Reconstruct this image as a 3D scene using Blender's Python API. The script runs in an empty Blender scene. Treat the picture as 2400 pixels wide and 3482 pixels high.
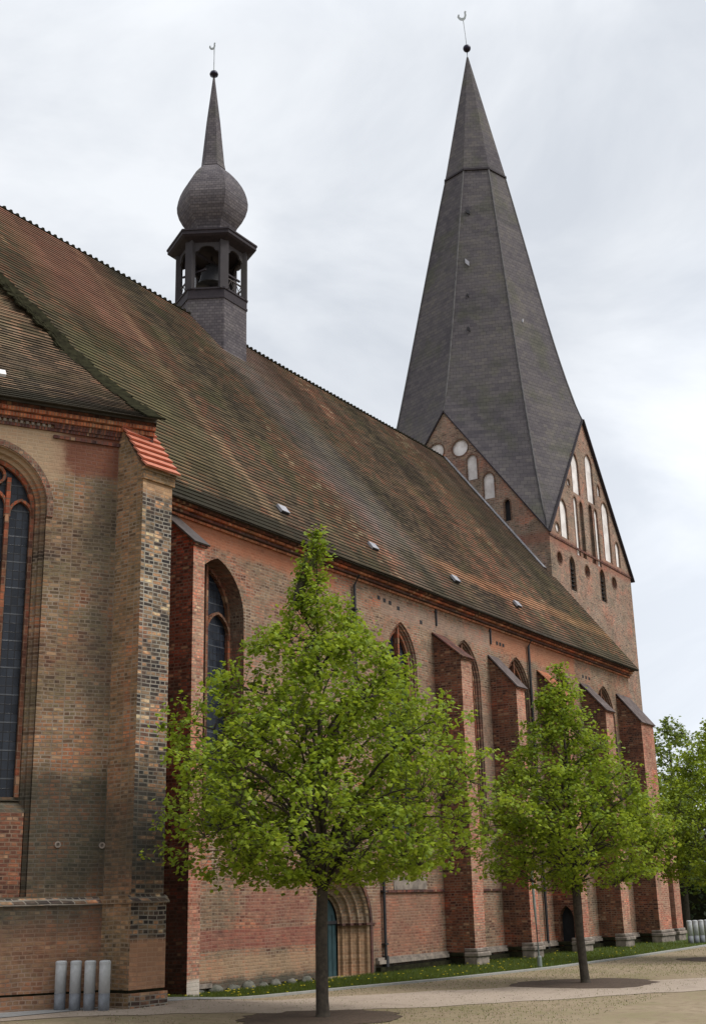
import bpy, bmesh, math, random
import numpy as np
from mathutils import Vector, Matrix
from mathutils.geometry import tessellate_polygon
R=math.radians
sc=bpy.context.scene
col=sc.collection
rnd=random.Random(7)

# ---------------------------------------------------------------- camera
cam_d=bpy.data.cameras.new("camera"); cam=bpy.data.objects.new("camera",cam_d); col.objects.link(cam)
pitch,roll,phi=R(17.44),R(1.422),R(32.468)
h=Vector((math.cos(phi),math.sin(phi),0)); r=Vector((math.sin(phi),-math.cos(phi),0)); up=Vector((0,0,1))
fw=h*math.cos(pitch)+up*math.sin(pitch); u=-h*math.sin(pitch)+up*math.cos(pitch)
r2=r*math.cos(roll)-u*math.sin(roll); u2=u*math.cos(roll)+r*math.sin(roll)
m=Matrix((r2,u2,-fw)).transposed().to_4x4(); m.translation=Vector((0,0,2.4)); cam.matrix_world=m
cam_d.sensor_fit='VERTICAL'; cam_d.sensor_height=36; cam_d.lens=36*4186.71/3482
cam_d.clip_start=0.1; cam_d.clip_end=6000
sc.camera=cam

# ---------------------------------------------------------------- sky, sun, exposure
SUN_EL,SUN_AZ=R(52),R(-75)          # direction towards the sun (azimuth from +X, counter-clockwise)
w=bpy.data.worlds.new("World"); sc.world=w; w.use_nodes=True
nt=w.node_tree; nt.nodes.clear(); N=nt.nodes.new; L=nt.links.new
out=N('ShaderNodeOutputWorld'); bg=N('ShaderNodeBackground'); sky=N('ShaderNodeTexSky')
sky.sky_type='NISHITA'; sky.sun_disc=False; sky.sun_elevation=SUN_EL; sky.sun_rotation=R(90)-SUN_AZ
tc=N('ShaderNodeTexCoord'); sx=N('ShaderNodeSeparateXYZ'); L(tc.outputs['Generated'],sx.inputs[0])
mp=N('ShaderNodeMapping'); mp.inputs['Scale'].default_value=(1.8,1.8,3.4); mp.inputs['Rotation'].default_value=(0.25,-0.2,0.4)
L(tc.outputs['Generated'],mp.inputs[0])
n1=N('ShaderNodeTexNoise'); n1.inputs['Scale'].default_value=1.7; n1.inputs['Detail'].default_value=9; n1.inputs['Roughness'].default_value=.56; n1.inputs['Distortion'].default_value=.5
L(mp.outputs[0],n1.inputs['Vector'])
cr=N('ShaderNodeValToRGB'); e=cr.color_ramp.elements
e[0].position=.34; e[0].color=(5.45,5.78,6.3,1); e[1].position=.62; e[1].color=(7.35,7.6,7.95,1)
L(n1.outputs['Fac'],cr.inputs[0])
# overcast: brighter overhead than low down, with a bright opening low in the west
mr=N('ShaderNodeMapRange'); mr.inputs[1].default_value=.62; mr.inputs[2].default_value=1.0; mr.inputs[3].default_value=1.0; mr.inputs[4].default_value=1.8
L(sx.outputs['Z'],mr.inputs[0])
vm=N('ShaderNodeVectorMath'); vm.operation='DOT_PRODUCT'; L(tc.outputs['Generated'],vm.inputs[0]); d=Vector((math.cos(R(4)),math.sin(R(4)),.16)).normalized(); vm.inputs[1].default_value=d
mr2=N('ShaderNodeMapRange'); mr2.inputs[1].default_value=.92; mr2.inputs[2].default_value=.985; mr2.inputs[3].default_value=1.0; mr2.inputs[4].default_value=1.26
L(vm.outputs['Value'],mr2.inputs[0])
mu=N('ShaderNodeMath'); mu.operation='MULTIPLY'; L(mr.outputs[0],mu.inputs[0]); L(mr2.outputs[0],mu.inputs[1])
sc1=N('ShaderNodeVectorMath'); sc1.operation='SCALE'; L(cr.outputs[0],sc1.inputs[0]); L(mu.outputs[0],sc1.inputs['Scale'])
mx=N('ShaderNodeMix'); mx.data_type='RGBA'; mx.inputs[0].default_value=.97; L(sky.outputs[0],mx.inputs[6]); L(sc1.outputs[0],mx.inputs[7])
L(mx.outputs[2],bg.inputs[0]); bg.inputs[1].default_value=.1; L(bg.outputs[0],out.inputs[0])
sd=bpy.data.lights.new("sun",'SUN'); sd.energy=2.4; sd.angle=R(25); sd.color=(1,.96,.9)
so=bpy.data.objects.new("sun",sd); col.objects.link(so)
dv=Vector((math.cos(SUN_AZ)*math.cos(SUN_EL),math.sin(SUN_AZ)*math.cos(SUN_EL),math.sin(SUN_EL)))
so.rotation_euler=dv.to_track_quat('Z','Y').to_euler(); so.location=(0,-30,60)
vs=sc.view_settings; vs.view_transform='Standard'; vs.look='None'; vs.exposure=0.34; vs.gamma=1
sc.render.resolution_x=705; sc.render.resolution_y=1024

# ---------------------------------------------------------------- helpers
def tag(o,label=None,cat=None,group=None,kind=None):
    if label: o['label']=label
    if cat: o['category']=cat
    if group: o['group']=group
    if kind: o['kind']=kind
    return o
def empty(name,loc=(0,0,0),rz=0):
    o=bpy.data.objects.new(name,None); col.objects.link(o); o.location=loc; o.rotation_euler=(0,0,rz); o.empty_display_size=.3
    return o
class MB:
    def __init__(s): s.v=[];s.f=[];s.m=[];s.uv=[]
    def add(s,vs,fs,mi=0,uvs=None):
        b=len(s.v); s.v+=[tuple(p) for p in vs]
        for k,f in enumerate(fs):
            s.f.append([b+i for i in f]); s.m.append(mi); s.uv.append([uvs[i] for i in f] if uvs else None)
    def box(s,x0,x1,y0,y1,z0,z1,mi=0):
        s.add([(x0,y0,z0),(x1,y0,z0),(x1,y1,z0),(x0,y1,z0),(x0,y0,z1),(x1,y0,z1),(x1,y1,z1),(x0,y1,z1)],
              [(0,3,2,1),(4,5,6,7),(0,1,5,4),(1,2,6,5),(2,3,7,6),(3,0,4,7)],mi)
    def obox(s,c,ax,ay,az,mi=0):   # centre, three half vectors
        c,ax,ay,az=map(Vector,(c,ax,ay,az)); vs=[c+ax*i+ay*j+az*k for k in(-1,1) for j in(-1,1) for i in(-1,1)]
        s.add(vs,[(0,2,3,1),(4,5,7,6),(0,1,5,4),(1,3,7,5),(3,2,6,7),(2,0,4,6)],mi)
    def bar(s,a,b,w,t,upv=(0,0,1),mi=0):
        a,b=Vector(a),Vector(b); d=(b-a); n=d.normalized(); sd=n.cross(Vector(upv)); sd=sd.normalized() if sd.length>1e-5 else Vector((1,0,0)); q=sd.cross(n)
        s.obox((a+b)/2,d/2,sd*w/2,q*t/2,mi)
    def tube(s,pts,rad,n=8,mi=0,cap=True):
        pts=[Vector(p) for p in pts]; b=len(s.v); prev=None
        for i,p in enumerate(pts):
            d=(pts[min(i+1,len(pts)-1)]-pts[max(i-1,0)]).normalized()
            a=d.cross(Vector((.31,.95,.05)) if prev is None else prev); 
            if a.length<1e-4: a=d.cross(Vector((1,0,0)))
            a.normalize(); c=d.cross(a); 
            if prev is not None: c=d.cross(a); 
            rr=rad[i] if hasattr(rad,'__len__') else rad
            prev=c if prev is None else prev
            for k in range(n):
                t=2*math.pi*k/n; s.v.append(tuple(p+(a*math.cos(t)+c*math.sin(t))*rr))
        for i in range(len(pts)-1):
            for k in range(n):
                s.f.append([b+i*n+k,b+i*n+(k+1)%n,b+(i+1)*n+(k+1)%n,b+(i+1)*n+k]); s.m.append(mi); s.uv.append(None)
        if cap:
            s.f.append([b+k for k in range(n)][::-1]); s.m.append(mi); s.uv.append(None)
            s.f.append([b+(len(pts)-1)*n+k for k in range(n)]); s.m.append(mi); s.uv.append(None)
    def lathe(s,prof,c=(0,0),n=16,mi=0,a0=0,shx=0):   # prof: (r,z)
        b=len(s.v)
        for (rr,z) in prof:
            for k in range(n):
                t=a0+2*math.pi*k/n; s.v.append((c[0]+rr*math.cos(t),c[1]+rr*math.sin(t),z))
        acc=0
        for i in range(len(prof)-1):
            l=math.hypot(prof[i+1][0]-prof[i][0],prof[i+1][1]-prof[i][1])
            for k in range(n):
                s.f.append([b+i*n+k,b+i*n+(k+1)%n,b+(i+1)*n+(k+1)%n,b+(i+1)*n+k]); s.m.append(mi)
                w0=prof[i][0]*math.sin(math.pi/n); w1=prof[i+1][0]*math.sin(math.pi/n)
                s.uv.append([(-w0+k*5,acc),(w0+k*5,acc),(w1+k*5,acc+l),(-w1+k*5,acc+l)])
            acc+=l
        s.f.append([b+k for k in range(n)][::-1]); s.m.append(mi); s.uv.append(None)
        s.f.append([b+(len(prof)-1)*n+k for k in range(n)]); s.m.append(mi); s.uv.append(None)
    def build(s,name,mats,parent=None,smooth=False,loc=None,bevel=0):
        me=bpy.data.meshes.new(name); me.from_pydata(s.v,[],s.f)
        if not isinstance(mats,(list,tuple)): mats=[mats]
        for x in mats: me.materials.append(x)
        me.polygons.foreach_set('material_index',s.m)
        if any(x is not None for x in s.uv):
            ul=me.uv_layers.new(name='UVMap'); k=0
            for fi,f in enumerate(s.f):
                for j in range(len(f)):
                    if s.uv[fi] is not None: ul.data[k].uv=s.uv[fi][j]
                    k+=1
        if smooth: me.polygons.foreach_set('use_smooth',[True]*len(s.f))
        me.update(); o=bpy.data.objects.new(name,me); col.objects.link(o)
        if parent: o.parent=parent
        if loc is not None: o.location=loc
        if bevel:
            md=o.modifiers.new('bevel','BEVEL'); md.width=bevel; md.segments=1; md.limit_method='ANGLE'
        return o
SOUTH=lambda y0:(lambda a,d,z:(a,y0+d,z))       # wall facing -Y : a = x
EAST=lambda x0:(lambda a,d,z:(x0+d,a,z))        # wall facing -X : a = y
def arch(cx,w,zs,hh,z0,off=0,n=10,closed=False):
    Rr=(w*w+hh*hh)/(2*w) if hh>0 else w
    ro=Rr-off; xc=cx-w+Rr; ph0=math.acos(max(-1,min(1,(Rr-w)/ro)))   # apex where x=cx
    pts=[(cx-w+off,z0)]
    for i in range(n+1):
        a=math.pi-(math.pi-(math.pi-ph0))*i/n
        pts.append((xc+ro*math.cos(a),zs+ro*math.sin(a)))
    L_=list(pts); Rg=[(2*cx-x,z) for x,z in reversed(L_[:-1])]
    return L_+Rg
def circle(cx,cz,rr,n=20): return [(cx+rr*math.cos(2*math.pi*k/n),cz+rr*math.sin(2*math.pi*k/n)) for k in range(n)]
def plate(mb,fr,outer,holes,thick,mi=0,mi_hole=None,back=True,rim=True):
    loops=[[Vector((a,z,0)) for a,z in outer]]+[[Vector((a,z,0)) for a,z in hl] for hl in holes]
    tri=tessellate_polygon(loops); flat=[p for l in loops for p in l]
    mb.add([fr(p.x,0,p.y) for p in flat],[t for t in tri],mi)
    if back: mb.add([fr(p.x,thick,p.y) for p in flat],[t for t in tri],mi)
    for li,l in enumerate(loops):
        if li==0 and not rim: continue
        n=len(l); vs=[fr(p.x,0,p.y) for p in l]+[fr(p.x,thick,p.y) for p in l]
        mb.add(vs,[(k,(k+1)%n,n+(k+1)%n,n+k) for k in range(n)],mi if (li==0 or mi_hole is None) else mi_hole)
def sweep(mb,fr,cx,w,zs,hh,z0,prof,mi=0,n=12,mis=None):  # archivolt rings; prof = list of (offset inward, depth)
    rings=[[fr(a,dp,z) for a,z in arch(cx,w,zs,hh,z0,of,n)] for of,dp in prof]
    for i in range(len(rings)-1):
        k=len(rings[i]); mb.add(rings[i]+rings[i+1],[(j,j+1,k+j+1,k+j) for j in range(k-1)],mis[i] if mis else mi)
def sweepbar(mb,fr,path,w_,d0,d1,mi=0):   # rectangular bar following a 2d path in the wall plane
    n=len(path); q=[]
    for i,(a,z) in enumerate(path):
        p=Vector(path[max(i-1,0)]); s_=Vector(path[min(i+1,n-1)]); t=(s_-p).normalized(); nn=Vector((-t.y,t.x))*w_/2
        q.append(((a+nn.x,z+nn.y),(a-nn.x,z-nn.y)))
    vs=[]
    for A,B in q: vs+=[fr(A[0],d0,A[1]),fr(B[0],d0,B[1]),fr(B[0],d1,B[1]),fr(A[0],d1,A[1])]
    fs=[]
    for i in range(n-1):
        for k in range(4): fs.append((i*4+k,i*4+(k+1)%4,(i+1)*4+(k+1)%4,(i+1)*4+k))
    fs+=[(0,1,2,3),tuple((n-1)*4+k for k in range(4))]
    mb.add(vs,fs,mi)
def H(x,y):   # gentle rise of the ground towards the choir
    s=lambda t:max(0,min(1,t))**2*(3-2*max(0,min(1,t)))
    return .18*s((27.5-x)/3.5)*s((y-16.5)/4)

# ---------------------------------------------------------------- materials
def newmat(name):
    m_=bpy.data.materials.new(name); m_.use_nodes=True; t=m_.node_tree; t.nodes.clear(); return m_,t
class NG:
    def __init__(s,t): s.t=t
    def n(s,ty,**k):
        x=s.t.nodes.new(ty)
        for a,b in k.items(): setattr(x,a,b)
        return x
    def l(s,a,b): s.t.links.new(a,b)
    def math(s,op,a,b=None,c=None,clamp=False):
        x=s.n('ShaderNodeMath',operation=op); x.use_clamp=clamp
        for i,q in enumerate((a,b,c)):
            if q is None: continue
            if isinstance(q,(int,float)): x.inputs[i].default_value=q
            else: s.l(q,x.inputs[i])
        return x.outputs[0]
    def noise(s,vec,scale,detail=4,rough=.55,dist=0):
        x=s.n('ShaderNodeTexNoise'); x.inputs['Scale'].default_value=scale; x.inputs['Detail'].default_value=detail; x.inputs['Roughness'].default_value=rough; x.inputs['Distortion'].default_value=dist
        if vec is not None: s.l(vec,x.inputs['Vector'])
        return x.outputs['Fac']
    def ramp(s,fac,stops,interp='LINEAR'):
        x=s.n('ShaderNodeValToRGB'); cr=x.color_ramp; cr.interpolation=interp
        while len(cr.elements)>1: cr.elements.remove(cr.elements[-1])
        cr.elements[0].position=stops[0][0]; cr.elements[0].color=(*stops[0][1],1)
        for p,c in stops[1:]:
            q=cr.elements.new(p); q.color=(*c,1)
        s.l(fac,x.inputs[0]); return x.outputs[0]
    def mix(s,fac,a,b,blend='MIX'):
        x=s.n('ShaderNodeMix',data_type='RGBA',blend_type=blend)
        if isinstance(fac,(int,float)): x.inputs[0].default_value=fac
        else: s.l(fac,x.inputs[0])
        for i,q in ((6,a),(7,b)):
            if isinstance(q,tuple): x.inputs[i].default_value=(*q,1)
            else: s.l(q,x.inputs[i])
        return x.outputs[2]
    def mapr(s,v,a,b,c=0,d=1,smooth=True):
        x=s.n('ShaderNodeMapRange'); x.interpolation_type='SMOOTHSTEP' if smooth else 'LINEAR'
        s.l(v,x.inputs[0])
        for i,q in ((1,a),(2,b),(3,c),(4,d)): x.inputs[i].default_value=q
        return x.outputs[0]
    def out(s,colr,rough=.9,bump=None,bstr=.3,bdist=.02,metal=0,spec=.3):
        p=s.n('ShaderNodeBsdfPrincipled'); o=s.n('ShaderNodeOutputMaterial')
        if isinstance(colr,tuple): p.inputs['Base Color'].default_value=(*colr,1)
        else: s.l(colr,p.inputs['Base Color'])
        if isinstance(rough,(int,float)): p.inputs['Roughness'].default_value=rough
        else: s.l(rough,p.inputs['Roughness'])
        p.inputs['Metallic'].default_value=metal; p.inputs['Specular IOR Level'].default_value=spec
        if bump is not None:
            b=s.n('ShaderNodeBump'); b.inputs['Strength'].default_value=bstr; b.inputs['Distance'].default_value=bdist
            s.l(bump,b.inputs['Height']); s.l(b.outputs[0],p.inputs['Normal'])
        s.l(p.outputs[0],o.inputs[0]); return p
    def window(s,v,lo,hi,soft): # soft band mask
        return s.math('MULTIPLY',s.mapr(v,lo-soft,lo+soft),s.mapr(v,hi-soft,hi+soft,1,0))
def brickmat(name,stops,mortar=(.36,.31,.25),zones=(),bw=.25,bh=.095,spread=.55,patch=.55,pscale=.35,blotch=.5,mwid=.016,grime=.35,odd=.5):
    """per-brick colours from a ramp, shifted by large patches; zones: (axis,lo,hi,soft,ragged,colour,strength)"""
    m_,t=newmat(name); g=NG(t)
    tc=g.n('ShaderNodeTexCoord'); sp=g.n('ShaderNodeSeparateXYZ'); g.l(tc.outputs['Object'],sp.inputs[0])
    X,Y,Z=sp.outputs; uu=g.math('ADD',X,Y)
    wob=g.noise(tc.outputs['Object'],.6,2); wz=g.math('ADD',Z,g.math('MULTIPLY',wob,.12))
    cb=g.n('ShaderNodeCombineXYZ'); g.l(uu,cb.inputs[0]); g.l(wz,cb.inputs[1])
    b=g.n('ShaderNodeTexBrick'); g.l(cb.outputs[0],b.inputs['Vector']); b.offset=.5; b.squash=.55; b.squash_frequency=2
    for k,v in (('Scale',1),('Mortar Size',mwid),('Mortar Smooth',.25),('Bias',0),('Brick Width',bw),('Row Height',bh)): b.inputs[k].default_value=v
    b.inputs['Color1'].default_value=(0,0,0,1); b.inputs['Color2'].default_value=(1,1,1,1); b.inputs['Mortar'].default_value=(.5,.5,.5,1)
    sep=g.n('ShaderNodeSeparateColor'); g.l(b.outputs['Color'],sep.inputs[0]); t1=sep.outputs[0]
    big=g.noise(tc.outputs['Object'],pscale,5,.6,.4); med=g.noise(tc.outputs['Object'],1.7,4,.6)
    fac=g.math('ADD',g.math('MULTIPLY',g.math('SUBTRACT',t1,.5),spread),.5)
    fac=g.math('ADD',fac,g.math('MULTIPLY',g.math('SUBTRACT',big,.5),patch*2.2))
    fac=g.math('ADD',fac,g.math('MULTIPLY',g.math('SUBTRACT',med,.5),blotch*1.2),clamp=True)
    mps=g.n('ShaderNodeMapping'); mps.inputs['Scale'].default_value=(1,3.2,1); g.l(cb.outputs[0],mps.inputs[0]); st=g.noise(mps.outputs[0],2.6,5,.7)
    fac=g.math('ADD',fac,g.math('MULTIPLY',g.math('SUBTRACT',st,.5),.9),clamp=True)
    c=g.ramp(fac,stops)
    hn=g.noise(tc.outputs['Object'],.75,5,.65,.6); c=g.mix(.85,c,g.ramp(hn,[(.30,(.52,.62,.60)),(.43,(.88,.95,.90)),(.55,(1.1,1,.95)),(.68,(1.6,.98,.82))]),'MULTIPLY')
    sm_=g.noise(mps.outputs[0],5.5,4,.7); c=g.mix(.9,c,g.ramp(sm_,[(.3,(.6,.6,.62)),(.5,(1,1,1)),(.7,(1.4,1.38,1.3))]),'MULTIPLY')
    # odd dark burnt headers and pale new bricks
    b2=g.math('FRACT',g.math('MULTIPLY',t1,17.31)); c=g.mix(g.math('MULTIPLY',g.math('GREATER_THAN',b2,.93),odd),c,(.05,.035,.03))
    c=g.mix(g.math('MULTIPLY',g.math('LESS_THAN',b2,.04),odd),c,(.42,.28,.17))
    mo=g.mix(g.mapr(med,.35,.65),mortar,tuple(q*.55 for q in mortar))
    c=g.mix(g.math('MULTIPLY',b.outputs['Fac'],g.mapr(big,.35,.65,.45,.95)),c,mo)
    rag=g.noise(tc.outputs['Object'],1.1,6,.65); fine=g.noise(cb.outputs[0],6,3,.6)
    for (ax,lo,hi,soft,ragged,colr,st) in zones:
        v={'X':X,'Y':Y,'Z':Z}[ax[0]]
        vv=g.math('ADD',v,g.math('MULTIPLY',g.math('SUBTRACT',rag,.5),ragged*2))
        msk=g.window(vv,lo,hi,soft)
        if len(ax)>1:
            v2={'X':X,'Y':Y,'Z':Z}[ax[1]]; msk=g.math('MULTIPLY',msk,g.window(g.math('ADD',v2,g.math('MULTIPLY',g.math('SUBTRACT',med,.5),ragged*3)),float(ax[2:].split('_')[0]),float(ax[2:].split('_')[1]),soft))
        msk=g.math('MULTIPLY',msk,g.math('ADD',g.math('MULTIPLY',fine,.6),st-.3),clamp=True)
        c=g.mix(msk,c,g.mix(.25,colr,c,'MIX'))
    if grime:
        gm=g.mapr(g.noise(tc.outputs['Object'],.9,7,.7),.54,.72,0,grime); c=g.mix(gm,c,(.045,.045,.04))
    h1=g.math('ADD',g.math('MULTIPLY',g.math('SUBTRACT',1,b.outputs['Fac']),1.0),g.math('MULTIPLY',fine,.8))
    g.out(c,.95,h1,.6,.02,0,.08)
    return m_
def flatmat(name,c,rough=.7,var=.25,scale=6,metal=0,bstr=.15,c2=None,spec=.3):
    m_,t=newmat(name); g=NG(t); tc=g.n('ShaderNodeTexCoord')
    n_=g.noise(tc.outputs['Object'],scale,5,.6); c2=c2 or tuple(q*(1-var*1.6) for q in c)
    cc=g.ramp(n_,[(.3,c2),(.7,c)]); g.out(cc,rough,n_,bstr,.02,metal,spec); return m_
TAN=[(0,(.05,.035,.03)),(.22,(.10,.065,.048)),(.40,(.165,.11,.07)),(.55,(.20,.15,.095)),(.70,(.26,.13,.075)),(.85,(.30,.19,.11)),(1,(.42,.32,.21))]
M={}
M['facet']=brickmat('choir_brick',TAN,mortar=(.30,.24,.19),spread=.36,odd=.5,patch=.6,grime=.35,zones=[
    ('Z',2.55,5.4,.4,.9,(.032,.036,.03),.95),('Z',1.7,2.5,.2,.45,(.04,.042,.036),.8),('Z',-1,2.0,.4,.7,(.34,.15,.09),.35),('ZX-9_-4.5',.3,1.2,.3,.5,(.40,.27,.17),.4),
    ('ZX-2.6_0',12.9,14.6,.15,.18,(.15,.05,.035),1.0),('ZX-9_-2.3',12.6,15,.2,.3,(.40,.29,.19),.9),('ZX-1.6_-.9',7,13,.35,.4,(.06,.055,.045),.6)])
M['facetbut']=brickmat('choir_buttress_front_brick',[(0,(.03,.028,.03)),(.32,(.075,.058,.052)),(.52,(.14,.10,.075)),(.68,(.26,.17,.11)),(.82,(.40,.21,.12)),(1,(.60,.46,.30))],mortar=(.36,.33,.28),spread=.8,patch=.5,blotch=.7,grime=.35,bh=.1,bw=.28,zones=[
    ('Z',2.7,5.2,.4,.5,(.05,.05,.045),.9),('Z',.5,1.6,.1,.15,(.42,.23,.14),1.2),('Z',12.4,13.4,.15,.1,(.42,.26,.15),.9)])
M['facetside']=brickmat('choir_buttress_side_brick',[(0,(.07,.05,.035)),(.3,(.16,.10,.06)),(.55,(.26,.16,.09)),(.8,(.33,.18,.10)),(1,(.40,.26,.15))],mortar=(.30,.24,.18),spread=.45,patch=.3,zones=[
    ('Z',2.7,5.0,.5,.6,(.055,.05,.04),.85)])
M['nave']=brickmat('nave_brick',[(0,(.055,.035,.03)),(.22,(.12,.065,.05)),(.42,(.20,.125,.088)),(.58,(.25,.165,.115)),(.74,(.28,.115,.075)),(.88,(.33,.20,.14)),(1,(.42,.31,.23))],mortar=(.32,.26,.20),spread=.4,patch=.42,grime=.4,zones=[
    ('ZX24_35',12.75,13.6,.15,.35,(.36,.135,.075),.95),('ZX46.8_56',12.5,13.6,.15,.35,(.36,.155,.09),.9),('ZX38_47',12.4,13.1,.15,.25,(.30,.22,.18),.6),
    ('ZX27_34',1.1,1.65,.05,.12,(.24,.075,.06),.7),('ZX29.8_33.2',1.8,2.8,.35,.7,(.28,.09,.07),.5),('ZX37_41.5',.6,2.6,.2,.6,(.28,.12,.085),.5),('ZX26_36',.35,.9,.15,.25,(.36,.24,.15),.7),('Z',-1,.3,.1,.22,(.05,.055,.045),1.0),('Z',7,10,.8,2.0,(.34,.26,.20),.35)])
M['red']=brickmat('red_shaded_side_brick',[(0,(.035,.018,.016)),(.3,(.09,.03,.024)),(.55,(.16,.05,.036)),(.8,(.22,.065,.045)),(1,(.27,.12,.08))],mortar=(.16,.11,.09),spread=.7,patch=.35,grime=.6,zones=[('Z',-.5,3.6,.6,.8,(.03,.024,.022),.8)])  # redder brick, its tone also darkened for the shade on side faces
M['mixside']=brickmat('mottled_shaded_side_brick',[(0,(.04,.026,.026)),(.3,(.10,.045,.036)),(.55,(.185,.078,.052)),(.8,(.25,.10,.06)),(1,(.36,.23,.15))],mortar=(.24,.165,.12),spread=.6,patch=.5,grime=.55)  # mottled brick with side-face shade included in its colours
M['pink']=brickmat('salmon_buttress_front_brick',[(0,(.16,.06,.045)),(.35,(.30,.125,.09)),(.6,(.40,.20,.145)),(.85,(.46,.27,.19)),(1,(.54,.40,.28))],mortar=(.40,.29,.22),spread=.45,patch=.45,grime=.2,zones=[('Z',-1,.5,.05,.05,(.5,.47,.42),1.1)])
M['orange']=brickmat('orange_cornice_brick',[(0,(.12,.045,.03)),(.4,(.30,.10,.055)),(.7,(.42,.16,.08)),(1,(.5,.26,.15))],mortar=(.3,.2,.14),spread=.6,patch=.5,grime=.5,bw=.14,bh=.5)
M['darkbrick']=brickmat('dark_cornice_brick',[(0,(.05,.03,.03)),(.5,(.11,.05,.045)),(1,(.2,.09,.06))],mortar=(.12,.09,.08),spread=.8,patch=.4,bw=.14,bh=.5)
M['tower']=brickmat('tower_brick',[(0,(.10,.065,.055)),(.3,(.19,.125,.10)),(.5,(.255,.18,.14)),(.75,(.30,.18,.135)),(1,(.42,.33,.26))],mortar=(.35,.30,.25),spread=.5,patch=.4,bw=.3,bh=.11,grime=.25,zones=[('Z',21.6,22.3,.2,.3,(.24,.08,.055),.6)])
M['reveal']=brickmat('dark_reveal_brick',[(0,(.06,.04,.035)),(.4,(.13,.07,.055)),(.7,(.20,.11,.08)),(1,(.30,.2,.14))],mortar=(.2,.16,.12),spread=.6,patch=.4,bw=.12,bh=.1)
M['portal']=brickmat('portal_order_brick',[(0,(.10,.07,.05)),(.35,(.22,.14,.10)),(.65,(.33,.22,.15)),(1,(.47,.33,.22))],mortar=(.3,.24,.18),spread=.5,patch=.5,bw=.14,bh=.1,zones=[('Z',-.2,1.6,.3,.3,(.42,.24,.12),.4)])
M['stone']=flatmat('pale_base_stone',(.30,.25,.21),.95,.3,4,c2=(.10,.085,.075))
M['boulder']=flatmat('mossy_granite_boulder',(.16,.15,.13),.95,.4,5,c2=(.05,.055,.04))
M['terr']=brickmat('terracotta_tracery',[(0,(.06,.03,.025)),(.5,(.15,.065,.042)),(1,(.25,.12,.07))],mortar=(.2,.14,.1),bw=.2,bh=.2,spread=.6)
M['darkiron']=flatmat('dark_iron',(.03,.03,.034),.6,.2,8)
M['pipe']=flatmat('weathered_pipe',(.075,.06,.055),.6,.3,4)
M['plaster']=flatmat('whitewashed_plaster',(.80,.77,.76),.9,.12,1.6,c2=(.50,.46,.44))
M['void']=flatmat('dark_louvre',(.022,.022,.026),.8,.2,5)
M['door']=flatmat('blue_green_painted_door',(.03,.065,.075),.6,.25,3)
M['wood']=flatmat('dark_weathered_wood',(.035,.027,.032),.75,.3,6,c2=(.018,.015,.02))
M['zinc']=flatmat('weathered_zinc',(.14,.115,.11),.85,.2,3,c2=(.07,.055,.052),spec=.1)
M['lichenzinc']=flatmat('pale_zinc_flashing',(.34,.34,.37),.6,.2,3,c2=(.2,.2,.22))
M['gold']=flatmat('dull_metal_weathervane',(.34,.37,.37),.5,.2,6,metal=.3)
M['ball']=flatmat('dark_copper_ball',(.02,.018,.035),.35,.2,6,metal=.4)
M['slatehip']=flatmat('grey_hip_slates',(.115,.11,.112),.85,.3,3)
def glassmat():
    m_,t=newmat('leaded_glass'); g=NG(t); tc=g.n('ShaderNodeTexCoord'); sp=g.n('ShaderNodeSeparateXYZ'); g.l(tc.outputs['Object'],sp.inputs[0])
    cb=g.n('ShaderNodeCombineXYZ'); g.l(g.math('ADD',sp.outputs[0],sp.outputs[1]),cb.inputs[0]); g.l(sp.outputs[2],cb.inputs[1])
    b=g.n('ShaderNodeTexBrick'); g.l(cb.outputs[0],b.inputs[0]); b.offset=0
    for k,v in (('Scale',1),('Mortar Size',.012),('Brick Width',.16),('Row Height',.22)): b.inputs[k].default_value=v
    b.inputs['Color1'].default_value=(.008,.011,.018,1); b.inputs['Color2'].default_value=(.024,.03,.042,1); b.inputs['Mortar'].default_value=(.01,.01,.012,1)
    c=b.outputs['Color']
    z=g.math('FRACT',g.math('MULTIPLY',sp.outputs[2],1/.66)); bar=g.math('LESS_THAN',z,.05); c=g.mix(g.math('MULTIPLY',bar,.4),c,(.13,.14,.155))
    n_=g.noise(tc.outputs['Object'],3,3); g.out(c,g.mapr(t1 if False else n_,.3,.7,.2,.5),g.math('ADD',n_,g.math('MULTIPLY',b.outputs['Fac'],.5)),.35,.02,0,.3)
    return m_
M['glass']=glassmat()
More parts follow.
